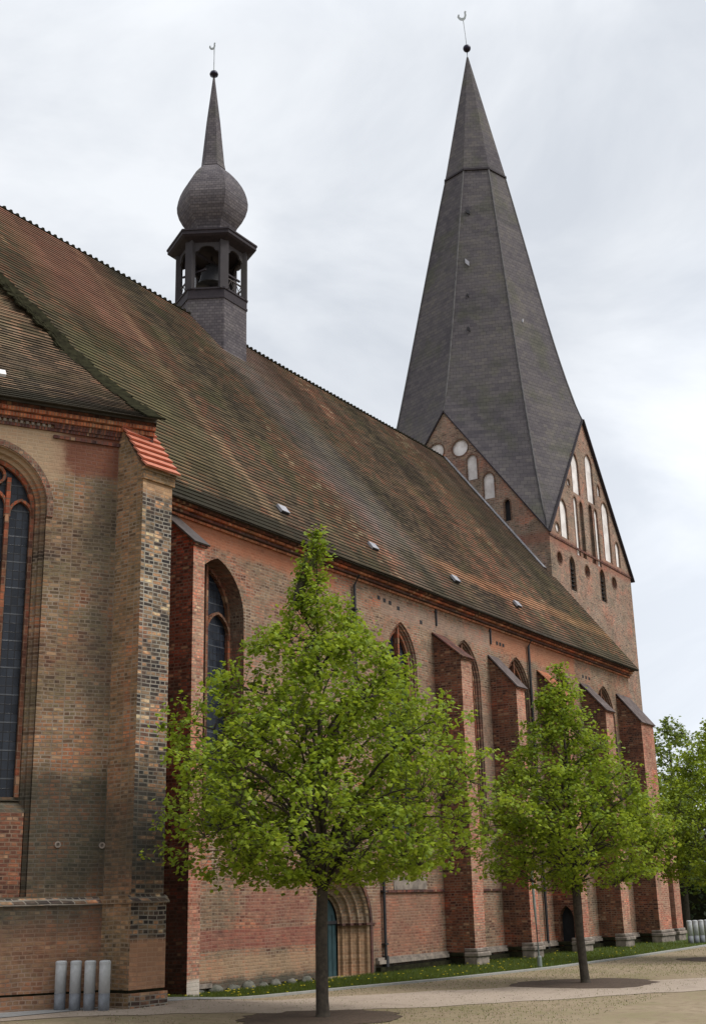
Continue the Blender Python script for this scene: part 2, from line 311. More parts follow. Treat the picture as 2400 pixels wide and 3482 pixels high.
def tilemat(name,stops,tw=.36,th=.225,zones=True,mossy=.5):
    m_,t=newmat(name); g=NG(t); tc=g.n('ShaderNodeTexCoord'); sp=g.n('ShaderNodeSeparateXYZ'); g.l(tc.outputs['UV'],sp.inputs[0]); U,V=sp.outputs[0],sp.outputs[1]
    b=g.n('ShaderNodeTexBrick'); g.l(tc.outputs['UV'],b.inputs['Vector']); b.offset=.5
    for k,v in (('Scale',1),('Mortar Size',.003),('Mortar Smooth',.2),('Bias',0),('Brick Width',tw),('Row Height',th)): b.inputs[k].default_value=v
    b.inputs['Color1'].default_value=(0,0,0,1); b.inputs['Color2'].default_value=(1,1,1,1); b.inputs['Mortar'].default_value=(.35,.35,.35,1)
    sep=g.n('ShaderNodeSeparateColor'); g.l(b.outputs['Color'],sep.inputs[0]); t1=sep.outputs[0]
    mp_=g.n('ShaderNodeMapping'); mp_.inputs['Scale'].default_value=(1,.35,1); g.l(tc.outputs['UV'],mp_.inputs[0])
    n1=g.noise(mp_.outputs[0],.22,5,.6,.3); n2=g.noise(mp_.outputs[0],1.3,5,.65); n3=g.noise(tc.outputs['UV'],.5,6,.62)
    fac=g.math('ADD',g.math('MULTIPLY',g.math('SUBTRACT',t1,.5),.5),.5)
    fac=g.math('ADD',fac,g.math('MULTIPLY',g.math('SUBTRACT',n1,.5),2.0)); fac=g.math('ADD',fac,g.math('MULTIPLY',g.math('SUBTRACT',n2,.5),.8),clamp=True)
    c=g.ramp(fac,stops)
    c=g.mix(g.mapr(n3,.50,.66,0,mossy),c,(.095,.092,.042))
    if not zones: c=g.mix(g.mapr(g.math('ADD',V,g.math('MULTIPLY',g.math('SUBTRACT',n2,.5),.8)),1.05,.7,0,.93),c,(.024,.024,.018))
    if zones:
        rg=g.math('MULTIPLY',g.math('SUBTRACT',n3,.5),1.0); rg2=g.math('MULTIPLY',g.math('SUBTRACT',g.noise(tc.outputs['UV'],1.6,5,.65),.5),1.6)
        ur=g.math('ADD',U,g.math('ADD',rg,rg2)); vr=g.math('ADD',V,g.math('ADD',rg,g.math('MULTIPLY',rg2,.6)))
        # lead-grey run-off below the ridge turret, replaced tile streaks, moss along the eaves
        c=g.mix(g.math('MULTIPLY',g.window(ur,39.3,43.5,1.3),g.mapr(V,1.2,4,.1,.42)),c,(.24,.215,.23))
        c=g.mix(g.math('MULTIPLY',g.window(ur,31.3,31.9,.25),.45),c,(.40,.28,.17))
        c=g.mix(g.math('MULTIPLY',g.window(ur,27,33,.8),g.math('MULTIPLY',g.mapr(V,9,12),.6)),c,(.24,.11,.08))
        c=g.mix(g.math('MULTIPLY',g.window(ur,26,31,.8),g.math('MULTIPLY',g.window(vr,1,9,1.2),.5)),c,(.135,.125,.065))
        c=g.mix(g.math('MULTIPLY',g.mapr(ur,42,46),g.math('MULTIPLY',g.window(vr,2.2,3.1,.3),.6)),c,(.40,.21,.12))
        c=g.mix(g.math('MULTIPLY',g.window(ur,41.5,46,.6),g.math('MULTIPLY',g.mapr(V,12.5,14),.55)),c,(.10,.055,.04))
        c=g.mix(g.math('MULTIPLY',g.mapr(ur,55,59),g.math('MULTIPLY',g.mapr(V,4,9),.55)),c,(.085,.06,.05))
        c=g.mix(g.math('MULTIPLY',g.mapr(ur,42,30,0,1),g.math('MULTIPLY',g.mapr(vr,.95,.6),.95)),c,(.024,.024,.018))
        c=g.mix(g.math('MULTIPLY',g.mapr(ur,36,46,0,1),g.math('MULTIPLY',g.mapr(vr,.9,.3),.8)),c,(.07,.055,.042))
    wf=g.noise(mp_.outputs[0],.11,4,.6,.6); c=g.mix(.9,c,g.ramp(wf,[(.33,(.62,.68,.55)),(.46,(.85,.92,.78)),(.56,(1.0,.97,.95)),(.66,(1.13,.96,.9))]),'MULTIPLY')
    bb=g.n('ShaderNodeTexBrick'); g.l(tc.outputs['UV'],bb.inputs['Vector']); bb.offset=.37
    for k,v in (('Scale',1),('Mortar Size',0),('Bias',0),('Brick Width',1.3),('Row Height',2.7)): bb.inputs[k].default_value=v
    bb.inputs['Color1'].default_value=(.62,.60,.56,1); bb.inputs['Color2'].default_value=(1.35,1.28,1.22,1); c=g.mix(.8,c,bb.outputs['Color'],'MULTIPLY')
    rowf=g.math('FRACT',g.math('MULTIPLY',V,1/th)); row_shade=g.math('ADD',g.mapr(rowf,.45,.78,0,.88),g.mapr(rowf,.10,.0,0,.5)); row_shade=g.math('MULTIPLY',row_shade,g.mapr(n2,.3,.6,.75,1.1),clamp=True)
    c=g.mix(row_shade,c,(.030,.027,.018))   # overlap shade along every tile edge, painted into the course colour
    g.out(c,.95,g.math('ADD',g.math('MULTIPLY',b.outputs['Fac'],-1),g.math('ADD',g.math('MULTIPLY',t1,.5),n2)),.35,.02,0,.08)
    return m_
TILE=[(0,(.035,.027,.024)),(.22,(.068,.05,.038)),(.42,(.105,.078,.055)),(.56,(.145,.102,.07)),(.72,(.165,.082,.056)),(.88,(.23,.115,.075)),(1,(.33,.25,.17))]
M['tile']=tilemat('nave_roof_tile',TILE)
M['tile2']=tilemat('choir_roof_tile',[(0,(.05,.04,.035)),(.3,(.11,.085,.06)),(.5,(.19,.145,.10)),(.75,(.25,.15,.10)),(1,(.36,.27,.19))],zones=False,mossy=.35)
M['joint']=flatmat('dark_tile_edge',(.05,.042,.032),.95,.4,3)  # darker tone for the tile risers and roof edges
M['newtile']=flatmat('new_red_tile',(.50,.19,.12),.8,.2,5,c2=(.38,.12,.075))
M['moss']=flatmat('dark_moss',(.034,.033,.019),1,.4,5,c2=(.012,.011,.008),spec=0)
def shingle(name,stops,th,tw,soft=.8):
    m_,t=newmat(name); g=NG(t); tc=g.n('ShaderNodeTexCoord')
    b=g.n('ShaderNodeTexBrick'); g.l(tc.outputs['UV'],b.inputs['Vector']); b.offset=.5
    for k,v in (('Scale',1),('Mortar Size',.012),('Mortar Smooth',.3),('Bias',0),('Brick Width',tw),('Row Height',th)): b.inputs[k].default_value=v
    b.inputs['Color1'].default_value=(0,0,0,1); b.inputs['Color2'].default_value=(1,1,1,1); b.inputs['Mortar'].default_value=(.3,.3,.3,1)
    sep=g.n('ShaderNodeSeparateColor'); g.l(b.outputs['Color'],sep.inputs[0]); t1=sep.outputs[0]
    n1=g.noise(tc.outputs['Object'],.16,5,.62,.5); n2=g.noise(tc.outputs['Object'],1.5,5,.65); n4=g.noise(tc.outputs['Object'],.4,5,.6)
    f=g.math('ADD',g.math('MULTIPLY',g.math('SUBTRACT',t1,.5),.28),g.math('ADD',.5,g.math('ADD',g.math('MULTIPLY',g.math('SUBTRACT',n1,.5),1.3*soft),g.math('MULTIPLY',g.math('SUBTRACT',n2,.5),.5))),clamp=True)
    c=g.ramp(f,stops); c=g.mix(g.mapr(n4,.5,.7,0,.5),c,(.075,.08,.05)); crs=g.noise(tc.outputs['UV'],.9,3); sv=g.n('ShaderNodeMapping'); sv.inputs['Scale'].default_value=(.08,2.2,1); g.l(tc.outputs['UV'],sv.inputs[0]); c=g.mix(.7,c,g.ramp(g.noise(sv.outputs[0],1,4,.7),[(.3,(.75,.75,.78)),(.7,(1.25,1.22,1.18))]),'MULTIPLY')
    c=g.mix(g.math('MULTIPLY',b.outputs['Fac'],.55),c,(.025,.025,.025))
    g.out(c,.9,g.math('ADD',g.math('MULTIPLY',b.outputs['Fac'],-1),g.math('MULTIPLY',t1,.6)),.5,.03,0,.12); return m_
M['slate']=shingle('spire_shingle',[(0,(.045,.042,.05)),(.3,(.072,.066,.074)),(.55,(.098,.09,.094)),(.8,(.118,.108,.10)),(1,(.17,.155,.145))],.26,.4)
M['slate2']=shingle('turret_shingle',[(0,(.045,.04,.048)),(.35,(.088,.08,.09)),(.7,(.145,.132,.138)),(1,(.22,.20,.19))],.14,.22)

# ================================================================ CHURCH
church=empty('church',(44,30,0)); tag(church,'medieval brick church with a long tiled roof, ridge turret and tall eight-sided spire','church')
church.location=(0,0,0)
YW,YB=23.09,21.9
EY,EZ,RY,RZ=22.6,13.78,33.3,27.96
PZ={}
# --- nave south wall
WIN=[(28.52,1.30),(39.45,1.10),(44.55,1.27),(49.45,1.27),(54.4,1.27),(59.6,1.27)]
holes=[arch(cx,w_,10.75,1.6 if w_<1.2 else 1.72,4.35) for cx,w_ in WIN]
PX,PW=35.15,1.5
holes.append(arch(PX,PW,1.6,1.68,-.12))
mb=MB(); plate(mb,SOUTH(YW),[(23.5,-.4),(63.3,-.4),(63.3,13.75),(23.5,13.75)],holes,1.2,0)
nave_wall=mb.build('nave_wall',M['nave'],church)
mb=MB()   # west, north and east closing walls of the nave body
mb.add([(63.3,YW,-.4),(63.3,43.5,-.4),(63.3,43.5,13.9),(63.3,RY,RZ-.25),(63.3,YW,13.75)],[(0,1,2,3,4)])
mb.add([(62.5,YW+.01,-.4),(62.5,43.5,-.4),(62.5,43.5,13.9),(62.5,RY,RZ-.25),(62.5,YW+.01,13.75)],[(4,3,2,1,0)])
mb.box(20,63.29,43,43.51,-.4,13.8)
mb.add([(22.2,30.2,-.4),(22.2,43.5,-.4),(22.2,43.5,13.7),(22.2,RY,RZ-.3),(22.2,30.2,23.2)],[(0,1,2,3,4)])
mb.build('west_and_north_wall',M['nave'],church)
# --- cornice: four corbelled courses of alternating brick
mb=MB()
for i in range(4):
    z=13.34+.1*i; mb.box(24.5,63.4-.003*i,YW-.09*(i+1),YW+.02,z,z+.075,i%2)
    mb.box(24.5,63.35-.003*i,YW-.09*i-.02,YW+.02,z+.075,z+.1,1)
mb.build('cornice',[M['orange'],M['darkbrick']],church)
# --- plinth moulding, string course
mb=MB()
mb.box(37.0,63.3,YW-.16,YW+.02,.30,.42); mb.box(37.0,63.3,YW-.10,YW+.02,.42,.50,0); mb.box(37.0,63.3,YW-.2,YW+.02,-.4,.2,1)
mb.box(26.9,28.3,YW-.12,YW+.02,.16,.27,0); mb.box(30.8,33.3,YW-.05,YW+.02,-.4,.1,1)
mb.build('plinth_moulding',[M['stone'],M['moss']],church)
for k,(x,sz) in enumerate(((27.2,.3),(27.8,.22),(28.5,.34),(29.3,.28),(30.0,.36),(30.7,.22),(31.3,.3),(32.1,.25),(32.9,.28))):
    mb=MB(); rk=random.Random(k); prf=[(max(.01,sz*math.sin(math.pi*i/6))*rk.uniform(.85,1.1),.02-sz*.6*math.cos(math.pi*i/6)) for i in range(7)]; mb.lathe(prf,(x,YW-.06),9)
    mb.v=[(a+rk.uniform(-.02,.02),YW-.06+(b-YW+.06)*.55,c+rk.uniform(-.02,.02)) for a,b,c in mb.v]; mb.build('foundation_boulder',M['boulder'],church,smooth=True)
mb=MB()
for a,b_ in ((37.45,41.85),(42.75,46.6),(47.6,51.5)): mb.box(a,b_,YW-.07,YW+.02,2.58,2.66)
mb.build('string_course',M['darkbrick'],church)
# --- windows
def window(cx,w_,zs,hh,z0,fr,lights,parent,prof,mat_glass=None,gd=.62):
    mb=MB(); sweep(mb,fr,cx,w_,zs,hh,z0,prof,0)
    a=fr(cx-w_,0.0,z0-.02)
    # sloping sill
    mb.add([fr(cx-w_,.02,z0-.5),fr(cx+w_,.02,z0-.5),fr(cx+w_-.2,gd,z0+.02),fr(cx-w_+.2,gd,z0+.02)],[(0,1,2,3)])
    wo=mb.build('window',M['reveal'],parent)
    off=prof[-1][0]; P=arch(cx,w_,zs,hh,z0,off)
    g_=MB(); g_.add([fr(x,gd,z) for x,z in P],[tuple(range(len(P)))]); g_.build('glass',M['glass'],wo)
    t_=MB(); hw=w_-off; 
    sweepbar(t_,fr,arch(cx,w_,zs,hh,z0,off+.06),.12,gd-.14,gd-.02)
    lw=2*hw/lights
    for k in range(1,lights):
        x=cx-hw+lw*k; top=zs+(hh*.93 if lights==2 else hh*.55); t_.obox(fr(x,gd-.11,(z0+top)/2),Vector(fr(.055,0,0))-Vector(fr(0,0,0)),Vector(fr(0,.1,0))-Vector(fr(0,0,0)),(0,0,(top-z0)/2))
    for k in range(lights):
        c=cx-hw+lw*(k+.5); zz=zs-(.55 if lights==2 else .15)
        A=arch(c,lw/2-.01,zz,lw*.62,zz-.05,.04,6); sweepbar(t_,fr,A,.08,gd-.16,gd-.03)
    t_.build('tracery',M['terr'],wo)
    return wo
for i,(cx,w_) in enumerate(WIN):
    prof=[(0,0),(.02,.06),(.09,.06),(.10,.14),(.17,.15),(.18,.36)] if i else [(0,0),(.03,.30),(.06,.66)]
    window(cx,w_,10.75,1.6 if w_<1.2 else 1.72,4.35,SOUTH(YW),2,church,prof,gd=.62 if i==0 else .34)
# blank brick infill under windows w2 (arched recess)
mb=MB(); mb.box(38.3,40.6,YW-.03,YW+.02,2.67,3.1); mb.build('sill_panel',M['stone'],church)
# --- portal
mb=MB(); prof=[(0,-.03),(.0,.0)]
o_=0;dp=0
for k in range(4):
    prof+=[(o_+.05,dp-.04 if k==0 else dp),(o_+.11,dp+.02),(o_+.13,dp+.12),(o_+.19,dp+.16)]; o_+=.19; dp+=.2
sweep(mb,SOUTH(YW),PX,PW,1.6,1.68,-.12,prof,0,14)
sweep(mb,SOUTH(YW),PX,PW+.14,1.6,1.84,-.12,[(0,-.02),(0,-.06),(.13,-.06),(.14,.01)],1,14)
for k in range(4):
    d_=.2*k; 
    for s_ in (-1,1): mb.box(PX+s_*(PW-.19*k-.1)-.14,PX+s_*(PW-.19*k-.1)+.14,YW+d_-.07,YW+d_+.14,1.56,1.63,1)
mb.box(PX+PW,PX+PW+.36,YW-.05,YW+.02,1.565,1.625,1)
portal=mb.build('portal',[M['portal'],M['darkbrick']],church)
P=arch(PX,PW,1.6,1.68,-.12,.76); mb=MB(); mb.add([(x,YW+.82,z) for x,z in P],[tuple(range(len(P)))])
for k in range(1,6): mb.box(PX-.74+.247*k-.008,PX-.74+.247*k+.008,YW+.8,YW+.83,-.1,1.9)
dr=mb.build('door',M['door'],portal)
mb=MB(); mb.box(PX-.74,PX+.74,YW+.78,YW+.815,1.62,1.72); mb.build('transom',M['darkiron'],dr)
# --- downpipe and iron anchors
mb=MB(); mb.tube([(36.1,YW-.32,13.45),(36.1,YW-.1,13.1),(36.1,YW-.1,9.9),(37.5,YW-.1,8.2),(37.5,YW-.1,-.2)],.055,8)
for z in (.9,2.6,4.4,6.5,12.2): x=37.5 if z<9 else 36.1; mb.box(x-.09,x+.09,YW-.17,YW,z,z+.05)
mb.box(37.43,37.57,YW-.18,YW-.02,-.2,.55)
mb.build('downpipe',M['darkiron'],church)
mb=MB(); mb.tube([(50.6,YW-.28,13.4),(50.6,YW-.1,13.1),(50.6,YW-.1,-.2)],.06,8); mb.build('downpipe',M['darkiron'],church)
for x in (42.2,46.95):
    mb=MB(); mb.box(x-.04,x+.04,YW-.06,YW,12.65,13.33); mb.box(x-.09,x+.09,YW-.05,YW,13.2,13.26); mb.build('wall_anchor',M['darkiron'],church)
# small put-log holes
for x,z in ((37.9,13.0),(38.3,12.97),(38.7,12.95),(39.3,12.85),(41.0,12.6),(47.6,12.8),(47.9,12.8),(48.2,12.8),(57.0,12.6),(57.4,12.6),(57.8,12.6)): mb=MB(); mb.box(x-.09,x+.09,YW-.012,YW+.01,z-.07,z+.07); mb.build('putlog_hole',M['void'],church)
# --- nave buttresses
def buttress(x0,x1,yf,zf,zw,capmat,side,front,base=True,capov=.1,base_z=.0,niche=False,yw=YW,name='buttress',capt=.05,gable=False):
    mb=MB(); y1=yw+.1
    for xx,fl in ((x0,0),(x1,1)):
        if niche and fl==0: continue
        q=[(xx,y1,-.4),(xx,yf,-.4),(xx,yf,zf),(xx,y1,zw)]; mb.add(q,[(0,1,2,3)],0)
    if niche:
        ho=arch((yf+yw)/2+.02,.33,1.35,.55,.12); plate(mb,EAST(x0),[(yf,-.4),(y1,-.4),(y1,zw),(yf,zf)],[ho],.3,0,0,back=False)
    mb.add([(x0,yf,-.4),(x1,yf,-.4),(x1,yf,zf),(x0,yf,zf)],[(0,1,2,3)],1)
    b=mb.build(name,[side,front],church)
    if niche:
        mb=MB(); ho=arch((yf+yw)/2+.02,.33,1.35,.55,.12); mb.add([(x0+.3,a,z) for a,z in ho],[tuple(range(len(ho)))]); mb.build('niche',M['void'],b)
    mb=MB(); sl=Vector((0,yw-yf,zw-zf)).normalized(); nn=Vector((0,-sl.z,sl.y))
    a=Vector((0,yf,zf))-sl*(.14); c=Vector((0,yw,zw)); 
    for k,(lo,hi,t) in enumerate(((0,.02,capt),)):
        p=[a,c,c+nn*t,a+nn*t]; vs=[(x0-capov,q.y,q.z) for q in p]+[(x1+capov,q.y,q.z) for q in p]
        mb.add(vs,[(0,1,2,3),(7,6,5,4),(0,4,5,1),(1,5,6,2),(2,6,7,3),(3,7,4,0)],0)
    L_=(c-a).length; n=max(3,int(L_/.3))
    mb.box(x0-capov*.6,x1+capov*.6,yf-.07,yf+.02,zf-.14,zf-.02,1)
    mb.build('cap',[capmat,side],b)
    if base:
        mb=MB()
        for (pr,za,zb) in ((.08,.46,.60),(.14,.30,.46),(.08,-.4,.30)): mb.box(x0-pr*.5,x1+pr,yf-pr,yf+.45,za+base_z,zb+base_z,0)
        mb.box(x0-.08,x0+.02,yf+.45,yw,.3,.46,1); mb.box(x0-.05,x0+.02,yf+.45,yw,-.4,.28,1)
        mb.build('base_moulding',[M['stone'],M['moss']],b,bevel=.03)
    return b
buttress(25.95,26.45,YB,12.25,13.3,M['pipe'],M['red'],M['pink'],base=False)
buttress(41.9,42.75,YB,11.3,12.3,M['darkbrick'],M['mixside'],M['pink'])
buttress(46.7,47.5,YB,10.75,12.12,M['zinc'],M['mixside'],M['pink'])
buttress(51.6,52.55,YB,10.9,12.15,M['orange'],M['mixside'],M['pink'],niche=True)
buttress(56.55,57.5,YB,10.85,12.2,M['zinc'],M['mixside'],M['pink'])
buttress(61.35,63.1,YB,10.75,12.25,M['zinc'],M['mixside'],M['pink'])
buttress(64.0,64.95,21.95,6.0,7.2,M['zinc'],M['pink'],M['pink'],yw=24.5)
mb=MB(); mb.box(63.3,69,24.0,26.9,-.4,5.5); mb.build('west_annexe',M['mixside'],church)

# --- nave roof: real courses of tiles, each lifted at its lower edge
SL=Vector((0,RY-EY,RZ-EZ)); SLEN=SL.length; SD=SL.normalized(); SN=Vector((0,-SD.z,SD.y))
def rnoise(x,v): return .03*math.sin(x*.22+.8*math.sin(v*.12))+.008*math.sin(x*.7+v*.2)
def roof_rows(mb,p_left,p_right,v0,v1,row,seg,N_,u0,lift=.034,wav=1.0):
    """p_left(v),p_right(v): end points of the course at distance v up the slope"""
    n=int((v1-v0)/row)
    for i in range(n):
        va,vb=v0+i*row,v0+(i+1)*row; La,Ra,Lb,Rb=p_left(va),p_right(va),p_left(vb),p_right(vb)
        k=max(1,int((Ra-La).length/seg)); vs=[];uv=[]
        ua=u0(La),u0(Ra)
        for j in range(k+1):
            t=j/k; A=La.lerp(Ra,t); B=Lb.lerp(Rb,t); uu=u0(A); uB=u0(B); wv=wav*rnoise(uu,va); wb=wav*rnoise(uB,vb); jt=rnd.uniform(-.006,.006)
            nv=N_(va)
            vs+=[A+nv*(wv+lift+jt),B+nv*(wb+.004),A+nv*(wv+.004)]; uv+=[(uu,va+.004),(uB,vb-.004),(uu,va)]
        fs=[(j*3,(j+1)*3,(j+1)*3+1,j*3+1) for j in range(k)]; mb.add(vs,fs,0,uv)
        mb.add(vs,[(j*3+2,(j+1)*3+2,(j+1)*3,j*3) for j in range(k)],1,uv)
X0,X1=22.0,63.5
az=R(-30)
E_=Vector((22.76,20.53,14.6)); tt=Vector((math.cos(az),math.sin(az),0)); inn=Vector((-math.sin(az),math.cos(az),0))
Vb=Vector((25.2,26.95,19.54)); Vt=Vector((22.6,29.9,23.45))
def _q(z,a,b,c):
    z0,z1,z2=E_.z,Vb.z,Vt.z; return a*(z-z1)*(z-z2)/((z0-z1)*(z0-z2))+b*(z-z0)*(z-z2)/((z1-z0)*(z1-z2))+c*(z-z0)*(z-z1)/((z2-z0)*(z2-z1))
def pr_(z): return Vector((_q(z,E_.x,Vb.x,Vt.x),_q(z,E_.y,Vb.y,Vt.y) if z<Vb.z else EY+(z-EZ)*SD.y/SD.z-.03,z))
def pl_(z): return E_-tt*12+inn*((z-14.6)/1.12)+Vector((0,0,z-14.6))
def xs_(v):
    z=EZ+v*SD.z
    return X0 if z>Vt.z else pr_(max(z,14.6)).x-.05
mb=MB(); B0=Vector((0,EY,EZ))
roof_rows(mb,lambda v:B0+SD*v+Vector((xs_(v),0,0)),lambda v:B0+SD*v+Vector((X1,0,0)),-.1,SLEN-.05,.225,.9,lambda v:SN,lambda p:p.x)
n_=len(mb.v); 
mb.add([(X1,EY-.06,EZ-.09),(X1,RY,RZ-.12),(X1,RY,RZ+.03),(X1,EY-.06,EZ+.03)],[(0,1,2,3)],1)
mb.add([(X0,EY-.06,EZ-.1),(X1,EY-.06,EZ-.1),(X1,EY-.03,EZ-.0),(X0,EY-.03,EZ-.0)],[(0,1,2,3)],1)
mb.add([(X0,EY-.06,EZ-.1),(X1,EY-.06,EZ-.1),(X1,YW+.1,EZ+.0),(X0,YW+.1,EZ+.0)],[(0,1,2,3)],1)
BN=Vector((0,2*RY-EY,EZ)); SDn=Vector((0,-SD.y,SD.z)); SNn=Vector((0,-SN.y,SN.z))
mb.add([(X0,2*RY-EY,EZ),(X1,2*RY-EY,EZ),(X1,RY,RZ),(X0,RY,RZ)],[(0,1,2,3)],0,[(0,0),(41,0),(41,17.7),(0,17.7)])
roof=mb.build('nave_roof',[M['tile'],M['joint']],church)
mb=MB(); x=X0
while x<63.2:
    z=RZ+rnoise(x,17)*1; mb.tube([(x,RY,z-.02),(x+.36,RY,z-.02)],[.14,.14],8); x+=.33
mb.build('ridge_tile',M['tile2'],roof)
# roof vents
for x,v in ((32.5,1.62),(38.3,1.62),(44.95,1.72),(51.0,1.75)):
    mb=MB(); c=B0+SD*v+Vector((x,0,0))+SN*.1; mb.obox(c,(.23,0,0),SD*.17,SN*.05); mb.obox(c-SD*.14-SN*.02,(.19,0,0),SD*.05,SN*.05,1); mb.build('roof_vent',[M['lichenzinc'],M['void']],roof)
# verge flashing on the tower face
mb=MB()
for a,b_ in ((.0,SLEN*.52),):
    p=Vector((62.95,RY,RZ))+SN*.1; q=p-SD*(SLEN*.56); mb.bar(p,q,.5,.05,upv=SN)
mb.build('flashing',M['lichenzinc'],roof)

# --- choir facet, built in its own turned frame
az=R(-30); W0=Vector((22.96,20.88,0))
cf=empty('choir_bay',W0,az); cf.parent=church
FA=SOUTH(0)
CX,CW=-3.9,1.23
ho=arch(CX,CW,11.9,1.5,2.62)
mb=MB(); plate(mb,FA,[(-12,2.5),(0,2.5),(0,14.55),(-12,14.55)],[ho],1.0,0)
mb.box(-12,.06,-.06,.9,.55,2.42,0); mb.box(-12,.09,-.1,.9,-.4,.50,0); mb.box(-12,0.04,-.02,.9,.49,.56,1)
choir_wall=mb.build('choir_wall',[M['facet'],M['moss']],cf)
mb=MB(); mb.box(-12,.1,-.11,.02,2.42,2.47,0); mb.add([(-12,-.11,2.47),(.1,-.11,2.47),(.1,.02,2.6),(-12,.02,2.6)],[(0,1,2,3)],0); mb.build('string_course',M['facetbut'],cf)
mb=MB()
mb.box(-12,.02,-.05,.02,13.98,14.06,1); mb.box(-12,.02,-.1,.02,14.14,14.2,1)
x=-12
while x<-2.7: mb.box(x,x+.07,-.07,.02,14.06,14.2,2); x+=.14
mb.box(-2.6,.02,-.06,.02,13.8,13.88,1); mb.box(-2.6,.02,-.09,.02,14.06,14.14,1)
mb.box(-12,.03,-.16,.02,14.2,14.3,0); mb.box(-12,.03,-.14,.02,14.3,14.33,1); mb.box(-12,.03,-.24,.02,14.33,14.43,0); mb.box(-12,.03,-.2,.02,14.43,14.55,1)
mb.build('cornice',[M['orange'],M['darkbrick'],M['stone']],cf)
# its big window
fr=FA; mb=MB()
sweep(mb,fr,CX,CW,11.9,1.5,2.62,[(0,0),(.0,.12),(.10,.14),(.12,.26),(.2,.28),(.24,.4)],0,14)
sweep(mb,fr,CX,CW+.16,11.9,1.68,11.7,[(0,-.004),(0,-.03),(.15,-.03),(.16,.01)],1,14)
mb.box(CX-1.1,CX+1.1,.1,.5,2.62,4.5,2)
mb.add([(CX-1.12,.1,4.5),(CX+1.12,.1,4.5),(CX+1.12,.42,4.82),(CX-1.12,.42,4.82)],[(0,1,2,3)],0)
mb.box(CX-1.05,CX+1.05,.3,.45,4.78,4.86,0)
cwn=mb.build('window',[M['facet'],M['reveal'],M['mixside']],cf)
P=arch(CX,CW,11.9,1.5,4.8,.24); mb=MB(); mb.add([(x,.44,z) for x,z in P],[tuple(range(len(P)))]); mb.build('glass',M['glass'],cwn)
mb=MB(); sweepbar(mb,fr,arch(CX,CW,11.9,1.5,4.8,.28),.1,.3,.42)
for s_ in (-1,1): mb.box(CX+s_*.33-.05,CX+s_*.33+.05,.28,.43,4.82,12.7)
for k in (-1,0,1):
    sweepbar(mb,fr,arch(CX+k*.66,.31,11.75+(.2 if k==0 else 0),.42,11.7,.02,6),.07,.3,.42)
sweepbar(mb,fr,circle(CX,12.75,.22,14)+[circle(CX,12.75,.22,14)[0]],.07,.3,.42)
mb.build('tracery',M['terr'],cwn)
for (a,z) in ((-2.0,2.62+1.15),(-.95,2.62+1.13)):
    mb=MB(); mb.lathe([(.075,0),(.075,.02),(.04,.02),(.035,.0)],(0,0),12)
    for i in range(len(mb.v)-48,len(mb.v)):
        x_,y_,z_=mb.v[i]; mb.v[i]=(a+x_,-z_-.002,z+y_)
    mb.build('ring_anchor',M['stone'],cf)
# return wall between the choir bay and the nave
mb=MB(); a=W0; b_=Vector((24.8,23.2,0)); mb.add([(a.x,a.y,-.4),(b_.x,b_.y,-.4),(b_.x,b_.y,14.5),(a.x,a.y,14.5)],[(0,1,2,3)]); 
for A,B in ((a,b_),):
    mb.add([(a.x,a.y,2.45),(a.x-.1,a.y-.1,2.45)],[])
mb.build('choir_return_wall',M['facetside'],church)
# corner buttress A
JA=Vector((22.2,21.31,0)); aa=R(-6); nA=Vector((math.sin(aa),-math.cos(aa),0)); tA=Vector((math.cos(aa),math.sin(aa),0))
ab=empty('choir_buttress',JA,aa); ab.parent=church
# local: x along front, -y outwards, depth .97
def prism(mb,x0,x1,poly,ms,mf):
    n=len(poly); vs=[(x0,y,z) for y,z in poly]+[(x1,y,z) for y,z in poly]
    mb.add(vs,[tuple(range(n))],ms); mb.add(vs,[tuple(range(n,2*n))],ms)
    mb.add(vs,[(k,(k+1)%n,n+(k+1)%n,n+k) for k in range(n)],mf)
mb=MB(); D_=-.97
prism(mb,0,1.0,[(.9,2.5),(D_,2.5),(D_,12.95),(.1,14.6),(.9,14.6)],0,1)
prism(mb,-.05,1.04,[(.9,.56),(D_-.06,.56),(D_-.06,2.42),(.9,2.42)],0,1)
prism(mb,-.1,1.08,[(.9,-.4),(D_-.12,-.4),(D_-.12,.49),(.9,.49)],0,1)
prism(mb,-.03,1.02,[(.9,.48),(D_-.03,.48),(D_-.03,.57),(.9,.57)],2,2)
prism(mb,-.1,1.1,[(.9,2.42),(D_-.11,2.42),(D_-.11,2.47),(D_+.01,2.6),(.9,2.6)],0,1)
mb.build('shaft',[M['facetside'],M['facetbut'],M['moss']],ab)
mb=MB(); prism(mb,-.03,1.04,[(D_-.06,12.72),(D_+.05,12.72),(D_+.05,12.95),(D_-.06,12.95)],0,0); prism(mb,-.05,1.06,[(D_-.1,12.95),(D_+.05,12.95),(D_+.05,13.03),(D_-.1,13.03)],0,0); mb.build('corbel',M['facetside'],ab)
mb=MB(); a=Vector((0,D_-.18,12.98)); b_=Vector((0,.12,14.72)); d_=(b_-a).normalized(); nn=Vector((0,-d_.z,d_.y)); L_=(b_-a).length; n=8
for k in range(n):
    p=a+d_*(L_*k/n); q=a+d_*(L_*(k+1)/n+.03); P_=[p+nn*.03,q-nn*.02,q+nn*.01,p+nn*.09]
    prism(mb,-.08,1.08,[(t_.y,t_.z) for t_ in P_],0,0)
mb.build('cap',M['newtile'],ab)
